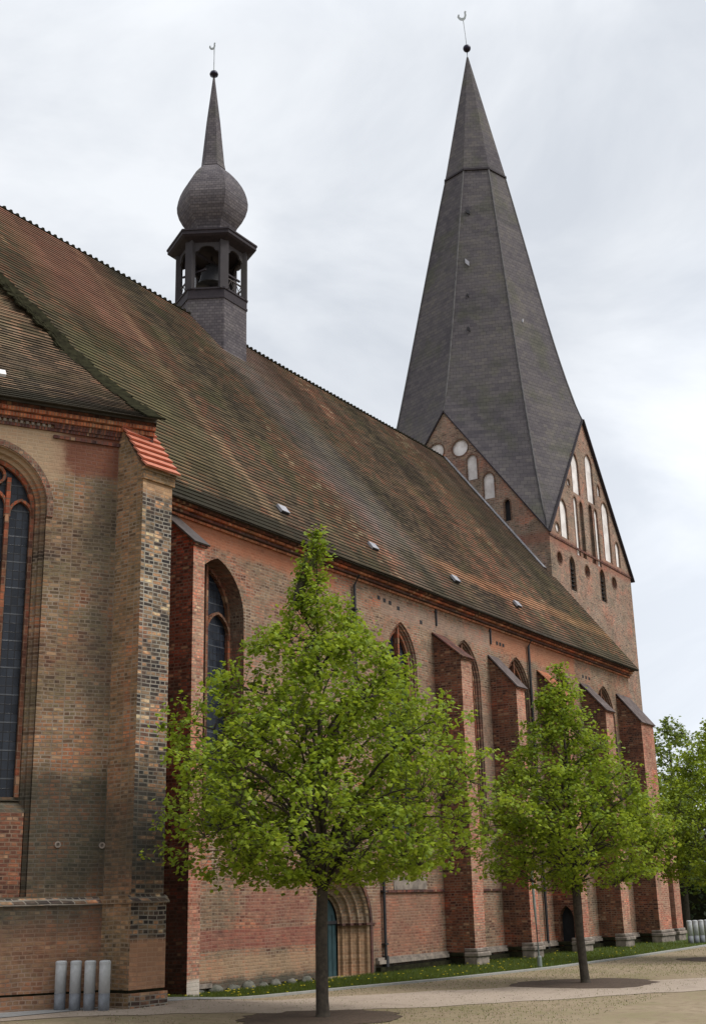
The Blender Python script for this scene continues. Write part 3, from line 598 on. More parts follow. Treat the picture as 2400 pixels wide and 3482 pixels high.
# choir bay roof: level courses between a far-left line and the hip/valley
FN=(inn*-.7+Vector((0,0,.72))).normalized(); zs_=.69
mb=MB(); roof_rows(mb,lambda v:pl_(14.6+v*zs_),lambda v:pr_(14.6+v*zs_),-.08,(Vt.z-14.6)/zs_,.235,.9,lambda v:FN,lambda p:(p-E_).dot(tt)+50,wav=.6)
e0=E_-tt*12; mb.add([e0-Vector((0,0,.12)),E_-Vector((0,0,.12)),E_,e0],[(0,1,2,3)],1)
mb.add([e0-Vector((0,0,.1)),E_-Vector((0,0,.1)),E_+inn*.5,e0+inn*.5],[(0,1,2,3)],1)
R0=Vector((25.3,23.25,14.6)); zz_=[14.6+(Vb.z-14.6)*k/8 for k in range(9)]
for k in range(8): mb.add([pr_(zz_[k]),R0.lerp(Vb,k/8)-Vector((0,.04,0)),R0.lerp(Vb,(k+1)/8)-Vector((0,.04,0)),pr_(zz_[k+1])],[(0,1,2,3)],0,[(0,k*.7),(2,k*.7),(2,k*.7+.7),(0,k*.7+.7)])
mb.add([E_-Vector((0,0,.12)),R0-Vector((0,0,.12)),R0,E_],[(0,1,2,3)],1)
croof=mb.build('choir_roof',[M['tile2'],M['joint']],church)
mb=MB(); c=pl_(15.35).lerp(pr_(15.35),.66)
mb.obox(E_-tt*4.1+inn*.9+Vector((0,0,.98)),tt*.3,inn*.10+Vector((0,0,.1)),FN*.04); mb.build('roof_vent',M['plaster'],croof)
# moss bank along the valley and choir eave
mb=MB(); rr=random.Random(3)
def mossrib(mb,pts,wd,th,seed):
    rr=random.Random(seed); dens=[]
    for i in range(len(pts)-1):
        k=max(2,int((pts[i+1]-pts[i]).length/.12))
        for j in range(k): dens.append(pts[i].lerp(pts[i+1],j/k))
    for p in dens:
        for _ in range(7):
            c=p+Vector((rr.uniform(-.25,1)**1*wd*1.6,rr.uniform(-.3,1)*wd,0)); c.z+=0
            # keep on the higher of the two roofs
            zm=EZ+(c.y-EY)*SD.z/SD.y; zf=c.z
            s_=rr.uniform(.05,.13); c.z=zm+.035
            mb.obox(c,(s_*1.3,rr.uniform(-.03,.03),0),(rr.uniform(-.03,.03),s_*SD.y,s_*SD.z),(0,-.028*SD.z,.03*SD.y))
for k in range(14):
    a_,b_=[pr_(14.62+(Vt.z-14.62)*q/14)+Vector((0,0,.03)) for q in (k,k+1)]; mb.bar(a_,b_,  .5+.1*math.sin(k*2.3),.05,upv=FN)
mossrib(mb,[E_.lerp(Vb,.9),Vb,Vt],.32,.06,5)
mb.build('valley_moss',M['moss'],croof)

# --- tower
TX,TW,TY=63.1,12.8,26.9; TC=TX+TW/2; ZC,ZG=22.2,31.06
tower=empty('tower',(0,0,0)); tower.parent=church
def gable(c,holes_): return [(c-TW/2,-.4),(c+TW/2,-.4),(c+TW/2,ZC),(c,ZG),(c-TW/2,ZC)]
S=[ # (kind, centre, half width, z bottom, z springing or radius, mat)
 ('a',65.4,.55,22.35,24.1,'plaster'),('a',67.75,.58,25.7,27.7,'plaster'),('a',70.05,.6,25.7,28.2,'plaster'),('a',67.35,.30,21.7,25.1,'plaster'),('a',68.25,.30,21.7,25.0,'void'),
 ('a',69.75,.30,21.7,25.2,'void'),('a',70.6,.30,21.7,25.1,'plaster'),('a',72.25,.6,22.35,25.6,'plaster'),('a',71.45,.26,26.5,27.0,'plaster'),('a',73.9,.38,22.35,23.6,'plaster'),
 ('c',64.35,0,22.75,.33,'plaster'),('c',66.55,0,26.1,.27,'plaster'),
 ('a',66.15,.42,19.3,20.9,'void'),('a',70.85,.42,19.5,21.1,'void'),('c',68.45,0,20.95,.42,'red'),('c',72.85,0,21.1,.42,'red'),('c',64.35,0,20.9,.4,'red')]
Eh=[('c',33.95,0,28.6,.56,'plaster'),('c',32.3,0,28.5,.56,'plaster'),('a',31.55,.36,26.3,27.5,'plaster'),('a',30.5,.38,24.9,26.1,'plaster'),('a',29.4,.22,23.3,24.4,'void'),('a',35.1,.36,26.3,27.5,'plaster'),('a',36.1,.38,24.9,26.1,'plaster')]
def face(fr,c,lst,nm):
    hs=[];pan=[]
    for k,a,w_,z0,zs,mt in lst:
        P=circle(a,z0,zs,18) if k=='c' else arch(a,w_,zs,w_*1.25,z0,0,6)
        hs.append(P); pan.append((P,mt,k,a,w_,z0,zs))
    mb=MB(); plate(mb,fr,gable(c,0),hs,.35,0,back=False,rim=False)
    o=mb.build(nm,M['tower'],tower)
    for P,mt,k,a,w_,z0,zs in pan:
        mb=MB(); mb.add([fr(x,.09 if mt=='plaster' else .2,z) for x,z in P],[tuple(range(len(P)))])
        q=P+[P[0]] if k=='c' else P
        sweepbar(mb,fr,q,.09,-.015,.02,1)
        if mt=='void' and w_>.35:
            for i in range(6): z=z0+.25*i+.1; mb.obox(fr(a,.13,z),Vector(fr(w_*.95,0,0))-Vector(fr(0,0,0)),Vector(fr(0,.05,0))-Vector(fr(0,0,0)),(0,0,.02),0)
        mb.build('louvred_window' if (mt=='void') else ('blind_oculus' if k=='c' else 'blind_arch'),[M[mt],M['reveal']],o)
face(SOUTH(TY),TC,S,'south_wall'); face(EAST(TX),TY+TW/2,Eh,'east_wall')
mb=MB()
for k in (0,1):
    if k==0: vs=[(x,TY+TW,z) for x,z in gable(TC,0)]
    else: vs=[(TX+TW,y,z) for y,z in gable(TY+TW/2,0)]
    mb.add(vs,[(0,1,2,3,4)])
mb.build('rear_wall',M['tower'],tower)
mb=MB(); mb.box(TX-.02,TX+TW+.04,TY-.05,TY+.02,22.0,22.12)
mb.build('string_course',M['darkbrick'],tower)
mb=MB()
cS=Vector((TC,TY-.08,ZG+.05)); 
for s_ in (-1,1): 
    e_=Vector((TC+s_*(TW/2+(.3 if s_>0 else 0)),TY-.05,ZC-(.4 if s_>0 else 0))); mb.bar(cS,e_,.26 if s_>0 else .12,.1,upv=(0,0,1))
cE=Vector((TX-.06,TY+TW/2,ZG+.05))
for s_ in (-1,1): mb.bar(cE,Vector((TX-.06,TY+TW/2+s_*(TW/2+.05),ZC-.0)),.1,.07)
mb.build('gable_coping',M['wood'],tower)
# spire: eight faces from apex to four gable tops and four corners, slightly twisted at the seam
AP=Vector((TC+.05,TY+TW/2,61.3)); seamz=50.55
base=[]; CN=Vector((TC,TY+TW/2,0))
for k in range(8):
    a=R(45*k); 
    if k%2==0: rr_,z=TW/2+.05,ZG+.08
    else: rr_,z=TW/2*math.sqrt(2)-.1,ZC-.1
    base.append(CN+Vector((rr_*math.cos(a),rr_*math.sin(a),z)))
def ring(z,rad,tw): return [CN+Vector((rad*math.cos(R(45*k)+tw),rad*math.sin(R(45*k)+tw),z)) for k in range(8)]
sm=ring(seamz,2.22,R(7)); sm2=ring(seamz+.02,2.3,R(7))
mid=[]
for k in range(8):
    t=(.62 if k%2==0 else .55); p=sm[k].lerp(base[k],t); 
    mid.append(p)
mb=MB()
def quadcol(mb,A,B,C,D,rep=9,uo=0):   # A,B lower ; D,C upper ; subdivided with uv in metres
    w0=(B-A).length/2; w1=(C-D).length/2; ln=((C+D)/2-(A+B)/2).length
    mb.add([A,B,C,D],[(0,1,2,3)],0,[(uo-w0,0),(uo+w0,0),(uo+w1,ln),(uo-w1,ln)])
for k in range(8):
    j=(k+1)%8
    SPF=lambda q,f:Vector((CN.x+(base[q].lerp(sm[q],f).x-CN.x)*(1-.05*math.sin(math.pi*f**.7)),CN.y+(base[q].lerp(sm[q],f).y-CN.y)*(1-.05*math.sin(math.pi*f**.7)),base[q].lerp(sm[q],f).z))
    # split in horizontal bands so that courses run level
    nb=14
    for i in range(nb):
        f0,f1=i/nb,(i+1)/nb
        A=SPF(k,f0);B=SPF(j,f0);C=SPF(j,f1);D=SPF(k,f1)
        ax=((B-A)).normalized(); up_=((C+D)/2-(A+B)/2).normalized(); vs=[A,B,C,D]
        mh=Vector((math.cos(R(45*k+22.5+90)),math.sin(R(45*k+22.5+90)),0)); uv=[((p-CN).dot(mh)+k*13,p.z*1.03) for p in vs]
        mb.add(vs,[(0,1,2,3)],0,uv)
spire=mb.build('spire',[M['slate'],M['wood']],church)
mb=MB()
nb=8
for k in range(8):
    j=(k+1)%8; mh=Vector((math.cos(R(45*k+22.5+90)),math.sin(R(45*k+22.5+90)),0))
    vs=[sm2[k]-Vector((0,0,.12)),sm2[j]-Vector((0,0,.12)),AP.copy()+ (sm2[j]-CN-Vector((0,0,seamz)))*.03,AP.copy()+(sm2[k]-CN-Vector((0,0,seamz)))*.03]
    mb.add(vs,[(0,1,2,3)],0,[((p-CN).dot(mh)+k*13,p.z) for p in vs])
mb.build('spire_top',M['slate'],spire)
mb=MB()
for k in range(8): mb.bar(sm2[k]-Vector((0,0,.1)),sm2[(k+1)%8]-Vector((0,0,.1)),.1,.13)
mb.build('seam_band',M['wood'],spire)
mb=MB()
for k in (3,4,5,6): mb.tube([SPF(k,q/14)+Vector((0,0,.02)) for q in range(15)],.06,5)
mb.build('hip_flashing',M['slatehip'],spire)
for (k,f,s_,mt,q) in ((4,.62,.38,'lichenzinc',.5),(4,.82,.3,'void',.5),(4,.38,.25,'void',.6),(5,.5,.2,'lichenzinc',.8),(4,.5,.2,'void',.55)):
    j=(k+1)%8; A=SPF(k,f); B=SPF(j,f); c=A.lerp(B,q*.4); tv=(B-A).normalized(); uv_=((sm[k]+sm[j])/2-(base[k]+base[j])/2).normalized(); nn=tv.cross(uv_).normalized(); 
    if (c+nn-CN).to_2d().length<(c-CN).to_2d().length: nn=-nn
    mb=MB(); mb.obox(c,tv*s_/2,uv_*s_*.5,nn*.08); mb.build('hatch',M[mt],spire)
def cock(mb,c,s,d):   # small flat rooster cut from sheet, 2 cm thick
    pts=[(-.42,-.05),(-.5,.1),(-.46,.3),(-.36,.42),(-.3,.3),(-.32,.12),(-.15,.02),(.05,.05),(.14,.3),(.12,.62),(.17,.78),(.25,.72),(.33,.66),(.26,.6),(.3,.3),(.22,-.05),(.08,-.22),(-.12,-.26),(-.3,-.2)]
    d=Vector(d).normalized(); t=Vector((-d.y,d.x,0))*.015; n=len(pts)
    vs=[Vector(c)+d*(x*s)+Vector((0,0,z*s))+t for x,z in pts]+[Vector(c)+d*(x*s)+Vector((0,0,z*s))-t for x,z in pts]
    for l,o2 in ((0,0),(1,n)): mb.add([v for v in vs[o2:o2+n]],[tuple(x_) for x_ in tessellate_polygon([[Vector((x,z,0)) for x,z in pts]])])
    mb.add(vs,[(k,(k+1)%n,n+(k+1)%n,n+k) for k in range(n)])
def sphere(mb,c,rr,n=12,sq=1):
    pr=[(max(.001,rr*math.sin(math.pi*i/n)),c[2]-sq*rr*math.cos(math.pi*i/n)) for i in range(n+1)]; mb.lathe(pr,(c[0],c[1]),16)
mb=MB(); sphere(mb,(AP.x,AP.y,62.1),.29); mb.tube([(AP.x,AP.y,61.1),(AP.x,AP.y,61.9)],.05,8); mb.build('ball_finial',M['ball'],spire,smooth=True)
mb=MB(); mb.tube([(AP.x,AP.y,62.3),(AP.x-.12,AP.y+.1,64.6)],.032,6); cock(mb,(AP.x-.12,AP.y+.1,64.75),.85,(.545,-.838,0)); mb.build('weathercock',M['gold'],spire)

# --- ridge turret
tur=empty('ridge_turret',(40.45,33.3,0)); tur.parent=church
TR=1.66
hexp=lambda rr,a: Vector((rr*math.cos(R(a)),rr*math.sin(R(a)),0))
mb=MB(); mb.lathe([(TR,23.5),(TR,28.75)],(0,0),6); mb.build('base',M['slate2'],tur)
mb=MB(); mb.lathe([(TR+.05,28.65),(TR+.05,28.75),(TR+.02,28.77),(TR+.02,29.1),(TR+.07,29.12),(TR+.07,29.2),(TR-.3,29.2)],(0,0),6); mb.build('sill_band',M['wood'],tur)
for k in range(6):
    p=hexp(TR-.12,60*k); mb=MB(); d_=hexp(1,60*k); t_=Vector((-d_.y,d_.x,0)); mb.obox(p+Vector((0,0,30.5)),d_*.13,t_*.2,(0,0,1.35)); mb.build('post',M['slate2'],tur)
mb=MB()
for k in range(6):
    a,b_=hexp(TR-.06,60*k),hexp(TR-.06,60*(k+1)); dd=(b_-a); n=8
    cen=(a+b_)/2; dn=dd.normalized(); nn=Vector((cen.x,cen.y,0)).normalized(); hw=dd.length/2
    pts=[(-hw,31.9),(-hw,31.0),(-hw+.22,31.0),(-hw+.3,31.12),(-.42,31.14)]+[(-.36*math.cos(math.pi*i/n),31.2+.2*math.sin(math.pi*i/n)) for i in range(n+1)]+[(.42,31.14),(hw-.3,31.12),(hw-.22,31.0),(hw,31.0),(hw,31.9)]
    f_=lambda a_,d2,z_,cen=cen,dn=dn,nn=nn:tuple(cen+dn*a_-nn*d2+Vector((0,0,z_)))
    plate(mb,f_,pts,[],.1)
mb.build('arched_header',M['slate2'],tur)
for k in (2,4,5):
    mb=MB(); a,b_=hexp(TR-.15,60*k),hexp(TR-.15,60*(k+1)); A=a.lerp(b_,.12);B=a.lerp(b_,.88)
    mb.bar(A+Vector((0,0,29.85)),B+Vector((0,0,29.85)),.06,.06)
    for i in range(3):
        q0,q1=A.lerp(B,i/3),A.lerp(B,(i+1)/3); mb.bar(q0+Vector((0,0,29.22)),q1+Vector((0,0,29.82)),.025,.025); mb.bar(q1+Vector((0,0,29.22)),q0+Vector((0,0,29.82)),.025,.025)
    mb.build('railing',M['pipe'],tur)
mb=MB(); mb.lathe([(.72,30.0),(.66,30.08),(.54,30.35),(.46,30.8),(.3,31.05),(.05,31.1)],(0,0),16); mb.build('bell',M['darkiron'],tur,smooth=True)
mb=MB(); mb.bar((-1.4,0,31.2),(1.4,0,31.2),.2,.2); mb.bar((-1.25,-.7,30.15),(-1.25,.7,30.15),.08,.08); mb.bar((-.65,-1.2,30.15),(.6,-1.2,30.15),.08,.08); mb.tube([(0,0,29.1),(0,0,33)],.1,8); mb.build('bell_frame',M['wood'],tur)
mb=MB(); mb.lathe([(TR-.1,31.55),(TR+.02,31.6),(2.0,31.72),(2.12,31.8),(2.12,31.95),(2.17,31.97),(2.17,32.05),(1.15,32.35)],(0,0),6); mb.build('cornice',M['wood'],tur)
mb=MB(); mb.lathe([(1.05,32.2),(1.06,32.7),(1.2,33.0),(1.42,33.3),(1.6,33.65),(1.7,34.0),(1.72,34.3),(1.66,34.65),(1.56,34.98),(1.42,35.28),(1.22,35.6),(1.0,35.88),(.8,36.1),(.6,36.28)],(0,0),6); mb.build('onion_dome',M['slate2'],tur)
mb=MB(); mb.lathe([(.62,36.3),(.56,36.6),(.34,39.0),(.18,40.4),(.03,41.75)],(0,0),6); mb.build('needle_spire',M['slate2'],tur)
mb=MB(); mb.lathe([(.04,41.5),(.05,41.66),(.2,41.72),(.22,41.8),(.17,41.92),(.04,41.98)],(0,0),14); mb.build('ball_finial',M['ball'],tur,smooth=True)
mb=MB(); mb.tube([(0,0,42),(0,0,43.6)],.03,6); cock(mb,(-.1,0,43.3),.4,(.35,-.9,0)); mb.build('weathercock',M['gold'],tur)

# ================================================================ GROUND
def groundmat():
    m_,t=newmat('sandy_ground'); g=NG(t); tc=g.n('ShaderNodeTexCoord'); P_=tc.outputs['Object']
    a=g.noise(P_,.45,6,.62,.5); b=g.noise(P_,3.2,6,.7); f=g.noise(P_,28,4,.7)
    c=g.ramp(b,[(.3,(.17,.125,.075)),(.5,(.26,.20,.13)),(.72,(.34,.27,.185))])
    c=g.mix(g.math('MULTIPLY',g.mapr(g.math('ADD',g.math('MULTIPLY',b,.6),g.math('MULTIPLY',a,.6)),.55,.74),.6),c,(.16,.145,.06))
    c=g.mix(g.mapr(g.noise(P_,1.2,6,.7),.58,.7,0,.5),c,(.12,.13,.045)); c=g.mix(g.mapr(f,.35,.75,.0,.3),c,(.12,.09,.06))
    g.out(c,.95,g.math('ADD',f,b),.5,.02); return m_
M['ground']=groundmat()
def gravel(name,c1,c2,sc=25):
    m_,t=newmat(name); g=NG(t); tc=g.n('ShaderNodeTexCoord'); P_=tc.outputs['Object']
    a=g.noise(P_,sc,5,.75); b=g.noise(P_,1.1,5,.6); c=g.mix(g.mapr(a,.3,.7),c1,c2); c=g.mix(g.mapr(b,.5,.7,0,.45),c,tuple(q*.7 for q in c1)); g.out(c,.95,a,.4,.01); return m_
M['path']=gravel('compacted_gravel',(.27,.21,.165),(.40,.33,.265))
M['pave']=gravel('grey_paving',(.24,.24,.24),(.33,.33,.32),14)
M['kerb']=flatmat('concrete_edging',(.29,.29,.27),.9,.15,6)
M['soil']=gravel('dark_bare_soil',(.05,.035,.025),(.11,.075,.055),18)
M['lawn']=gravel('short_lawn',(.045,.075,.018),(.085,.12,.03),20)
xs=sorted(set([-3000,-800,-200,-60,-10]+[i*1.0 for i in range(0,81)]+[110,200,600,3000])); ys=sorted(set([-3000,-800,-200,-60,-10]+[i*1.0 for i in range(0,46)]+[70,150,600,3000]))
mb=MB(); nx=len(xs); vs=[(x,y,H(x,y)) for y in ys for x in xs]
mb.add(vs,[(j*nx+i,j*nx+i+1,(j+1)*nx+i+1,(j+1)*nx+i) for j in range(len(ys)-1) for i in range(nx-1)])
tag(mb.build('ground',M['ground']),kind='structure')
def ribbon(name,A,B,dz,mat,n=8,kind='structure',thick=0):
    """sheet between two polylines with equal point counts"""
    mb=MB(); PA=[];PB=[]
    for i in range(len(A)-1):
        k=max(2,int((Vector(A[i+1])-Vector(A[i])).length/.7))
        for j in range(k): t=j/k; PA.append(Vector(A[i]).lerp(Vector(A[i+1]),t)); PB.append(Vector(B[i]).lerp(Vector(B[i+1]),t))
    PA.append(Vector(A[-1]));PB.append(Vector(B[-1])); vs=[]
    if name=='path':
        for i in range(len(PA)):
            w_=(PB[i]-PA[i]).normalized(); PA[i]=PA[i]+w_*(.12*math.sin(i*1.7)+.09*math.sin(i*4.1)); PB[i]=PB[i]+w_*(.12*math.sin(i*1.3+2)+.1*math.sin(i*3.7))
    for a,b in zip(PA,PB):
        for k in range(n+1):
            p=a.lerp(b,k/n); vs.append((p.x,p.y,H(p.x,p.y)+dz))
    m_=n+1; mb.add(vs,[(i*m_+k,i*m_+k+1,(i+1)*m_+k+1,(i+1)*m_+k) for i in range(len(PA)-1) for k in range(n)])
    if thick:
        for side in (0,n): 
            idx=[i*m_+side for i in range(len(PA))]; v2=[vs[i] for i in idx]+[(vs[i][0],vs[i][1],vs[i][2]-thick) for i in idx]; q=len(idx)
            mb.add(v2,[(i,i+1,q+i+1,q+i) for i in range(q-1)])
    return tag(mb.build(name,mat),kind=kind)
KB=[(24.0,21.6),(26.9,21.05),(30.9,20.35),(35.1,19.4),(41.0,18.65),(48,18.5),(55.3,18.7),(62,18.9)]
ribbon('grass_strip',[(24.9,23.6),(27,23.1),(31,23.1),(35,23.1),(41,23.1),(48,23.1),(55,23.1),(66,23.1)],KB,.012,M['lawn'])
ribbon('kerb',KB,[(x+.02,y-.28) for x,y in KB],.05,M['kerb'],2,thick=.12)
ribbon('pavement',[(10,30),(18,27),(24.2,22.6),(26.6,21.0)],[(10,20),(15.5,22),(21.3,21.0),(26.0,20.4)],.02,M['pave'])
ribbon('path',[(12,28.5),(20.5,23),(23.8,21.0),(28.2,19.0),(31.2,16.9),(37.1,12.03),(46,4)],[(8,26.5),(17.5,21.5),(21.5,19.26),(24.4,16.92),(27.0,14.4),(33.3,10.2),(42,2)],.008,M['path'])
ribbon('lawn',[(66,40),(75,40),(95,40),(160,60)],[(64,17.5),(75,16),(95,13),(160,5)],.01,M['lawn'])
def disc(c,rx,seed):
    rr=random.Random(seed); mb=MB(); n=40; vs=[(c[0],c[1],H(*c)+.035)]
    for ring_ in (.4,.8,1):
        for k in range(n):
            a=2*math.pi*k/n; q=rx*ring_*(1+(.05*math.sin(3*a+seed)+rr.uniform(-.08,.08) if ring_==1 else 0)); x,y=c[0]+q*math.cos(a),c[1]+q*math.sin(a); vs.append((x,y,H(x,y)+(.03 if ring_<.5 else .022 if ring_<.9 else .012)))
    fs=[(0,1+k,1+(k+1)%n) for k in range(n)]
    for r_ in range(2): fs+=[(1+r_*n+k,1+r_*n+(k+1)%n,1+(r_+1)*n+(k+1)%n,1+(r_+1)*n+k) for k in range(n)]
    mb.add(vs,fs); return tag(mb.build('soil_bed',M['soil']),kind='structure')
T1,T2,T3=(23.3,15.86),(34.2,14.5),(47.2,14.2)
disc(T1,1.75,1); disc(T2,2.0,2); disc(T3,1.9,3)

# grass blades and dandelions
def blades(name,sampler,n,hh,mat,seed,kind='stuff',w=.012):
    rs=np.random.RandomState(seed); P=np.array([sampler(rs) for _ in range(n)]); z=np.array([H(x,y) for x,y in P])
    a=rs.uniform(0,2*np.pi,n); ht=rs.uniform(.5,1.2,n)*hh; ln=rs.uniform(0,.5,n)*ht; la=rs.uniform(0,2*np.pi,n)
    V=np.zeros((n,3,3)); V[:,0,0]=P[:,0]-np.cos(a)*w; V[:,0,1]=P[:,1]-np.sin(a)*w; V[:,0,2]=z; V[:,1,0]=P[:,0]+np.cos(a)*w; V[:,1,1]=P[:,1]+np.sin(a)*w; V[:,1,2]=z
    V[:,2,0]=P[:,0]+np.cos(la)*ln; V[:,2,1]=P[:,1]+np.sin(la)*ln; V[:,2,2]=z+ht
    me=bpy.data.meshes.new(name); me.vertices.add(3*n); me.vertices.foreach_set('co',V.ravel()); me.loops.add(3*n); me.loops.foreach_set('vertex_index',np.arange(3*n,dtype=np.int32)); me.polygons.add(n); me.polygons.foreach_set('loop_start',np.arange(0,3*n,3,dtype=np.int32)); me.update(calc_edges=True); me.materials.append(mat)
    o=bpy.data.objects.new(name,me); col.objects.link(o); return o
def leafmat(name,stops,trans=.45):
    m_,t=newmat(name); g=NG(t); gi=g.n('ShaderNodeNewGeometry'); tc=g.n('ShaderNodeTexCoord'); n_=g.mapr(g.noise(tc.outputs['Object'],1.9,4,.7),.32,.68,0,1,False)
    f=g.math('ADD',g.math('MULTIPLY',gi.outputs['Random Per Island'],.38),g.math('MULTIPLY',n_,.62),clamp=True); c=g.ramp(f,stops)
    d=g.n('ShaderNodeBsdfPrincipled'); g.l(c,d.inputs['Base Color']); d.inputs['Roughness'].default_value=.55; d.inputs['Specular IOR Level'].default_value=.25
    tr=g.n('ShaderNodeBsdfTranslucent'); g.l(g.mix(.5,c,(.34,.40,.03)),tr.inputs[0]); ms=g.n('ShaderNodeMixShader'); ms.inputs[0].default_value=trans
    g.l(d.outputs[0],ms.inputs[1]); g.l(tr.outputs[0],ms.inputs[2]); o=g.n('ShaderNodeOutputMaterial'); g.l(ms.outputs[0],o.inputs[0]); return m_
M['blade']=leafmat('grass_blade',[(0,(.025,.045,.014)),(.6,(.055,.085,.022)),(1,(.12,.13,.045))])
M['dand']=flatmat('dandelion_yellow',(.62,.50,.03),.8,.1,5)
def kb_y(x): 
    for i in range(len(KB)-1):
        if KB[i][0]<=x<=KB[i+1][0]: t=(x-KB[i][0])/(KB[i+1][0]-KB[i][0]); return KB[i][1]*(1-t)+KB[i+1][1]*t
    return KB[-1][1] if x>KB[-1][0] else 21.8
def strip(rs):
    while True:
        x=25+40*rs.beta(1,1.6); y=rs.uniform(kb_y(x)+.05,23.05)
        if x>26.5 or y>21.5: return (x,y)
tag(blades('grass',strip,42000,.10,M['blade'],1),'short green grass along the foot of the church wall','grass',kind='stuff')
rs=np.random.RandomState(5); mb=MB()
for i in range(150):
    x,y=strip(rs); z=H(x,y)+rs.uniform(.05,.12); a=rs.uniform(0,3); mb.obox((x,y,z),(.024*math.cos(a),.024*math.sin(a),0),(-.024*math.sin(a),.024*math.cos(a),0),(0,0,.008))
tag(mb.build('dandelions',M['dand']),'yellow dandelion heads scattered in the grass strip','dandelions',kind='stuff')
def sparse(rs):
    while True:
        x=rs.uniform(20,60); y=rs.uniform(8,21)
        if y<kb_y(x)-.4 and y>0.1*x+8: 
            q=math.sin(x*.9)*math.sin(y*1.3)+math.sin(x*.31+y*.5)
            if rs.uniform(-2.2,2)<q-.4: return (x,y)
tag(blades('sparse_grass',sparse,9000,.035,M['blade'],2,w=.008),'thin patchy grass growing in the sandy ground','grass',kind='stuff')

rs=np.random.RandomState(8); mb=MB()
for i in range(1500):
    x=rs.uniform(17,50); y=rs.uniform(7,20.5)
    if y>kb_y(x)-.3 or (y<.1*x+8): continue
    q=rs.uniform(.006,.017); a=rs.uniform(0,3); mb.obox((x,y,H(x,y)+q*.5),(q*math.cos(a),q*math.sin(a),0),(-q*.7*math.sin(a),q*.7*math.cos(a),0),(0,q*.2,q*.5))
M['pebble']=flatmat('pale_pebble',(.34,.29,.23),.9,.4,3,c2=(.2,.16,.12)); tag(mb.build('pebbles',M['pebble']),'loose pebbles and crumbs scattered over the sandy ground','pebbles',kind='stuff')
# ================================================================ BOLLARDS, POST
def bollard(c,hh=1.04,rr_=.125):
    o=empty('bollard',(c[0],c[1],H(*c)))
    mb=MB(); mb.lathe([(rr_,.36),(rr_,hh-.03),(rr_-.012,hh-.008),(rr_-.03,hh)],(0,0),20); s_=mb.build('shaft',M['boll'],o,smooth=False)
    for p in s_.data.polygons: p.use_smooth=len(p.vertices)==4
    mb=MB(); mb.lathe([(rr_-.004,hh-.075),(rr_+.004,hh-.07),(rr_+.004,hh-.02),(rr_-.02,hh+.006),(.02,hh+.014)],(0,0),20); mb.build('cap',M['boll'],o)
    mb=MB(); mb.lathe([(rr_+.002,-.1),(rr_+.002,.36)],(0,0),20); s_=mb.build('foot',M['bollfoot'],o)
    for p in s_.data.polygons: p.use_smooth=len(p.vertices)==4
    return o
M['boll']=flatmat('light_grey_painted_steel',(.46,.47,.48),.6,.2,9,c2=(.36,.37,.375))
M['bollfoot']=flatmat('dirty_grey_steel',(.20,.21,.23),.7,.3,7)
b0=bollard((0,0))
ords=['first from the left','second from the left','third from the left','fourth from the left']
def copy_tree(o,parent=None):
    c=o.copy(); col.objects.link(c); c.parent=parent
    for ch in [x for x in bpy.data.objects if x.parent==o]: copy_tree(ch,c)
    return c
nearp=[(21.17,21.53),(21.28,21.18),(21.38,20.84),(21.48,20.49)]
tx=['outermost light grey bollard in the row before the choir wall, farthest from the tree','light grey bollard with one bollard to its left and two to its right','light grey bollard with two bollards to its left and one to its right','light grey bollard at the tree end of the row of four before the choir wall']
for i,p in enumerate(nearp):
    o=b0 if i==0 else copy_tree(b0); o.location=(p[0],p[1],H(*p)); tag(o,tx[i],'bollard','grey bollards in front of the choir')
farp=[(60.2,20.05),(60.6,19.9),(61.0,19.75),(61.4,19.6),(61.8,19.45)]
for i,p in enumerate(farp):
    o=copy_tree(b0); o.location=(p[0],p[1],0); tag(o,'small distant grey bollard in the tight cluster past the far end of the church wall','bollard','grey bollards beyond the west end')
M['post']=flatmat('grey_green_post',(.22,.25,.23),.6,.15,4)
po=empty('metal_post',(40.9,18.95,0)); tag(po,'slim grey-green metal post standing at the kerb beside the second tree','post')
mb=MB(); mb.tube([(0,0,-.1),(-.05,.03,2.0),(-.08,.05,3.2)],[.058,.05,.045],10); mb.build('pole',M['post'],po)
mb=MB(); mb.lathe([(.08,0),(.08,.35),(.06,.4)],(0,0),10); mb.build('base_sleeve',M['post'],po)
mb=MB(); mb.lathe([(.06,3.15),(.065,3.22),(.04,3.27)],(-.08,.05),10); mb.build('pole_cap',M['post'],po)

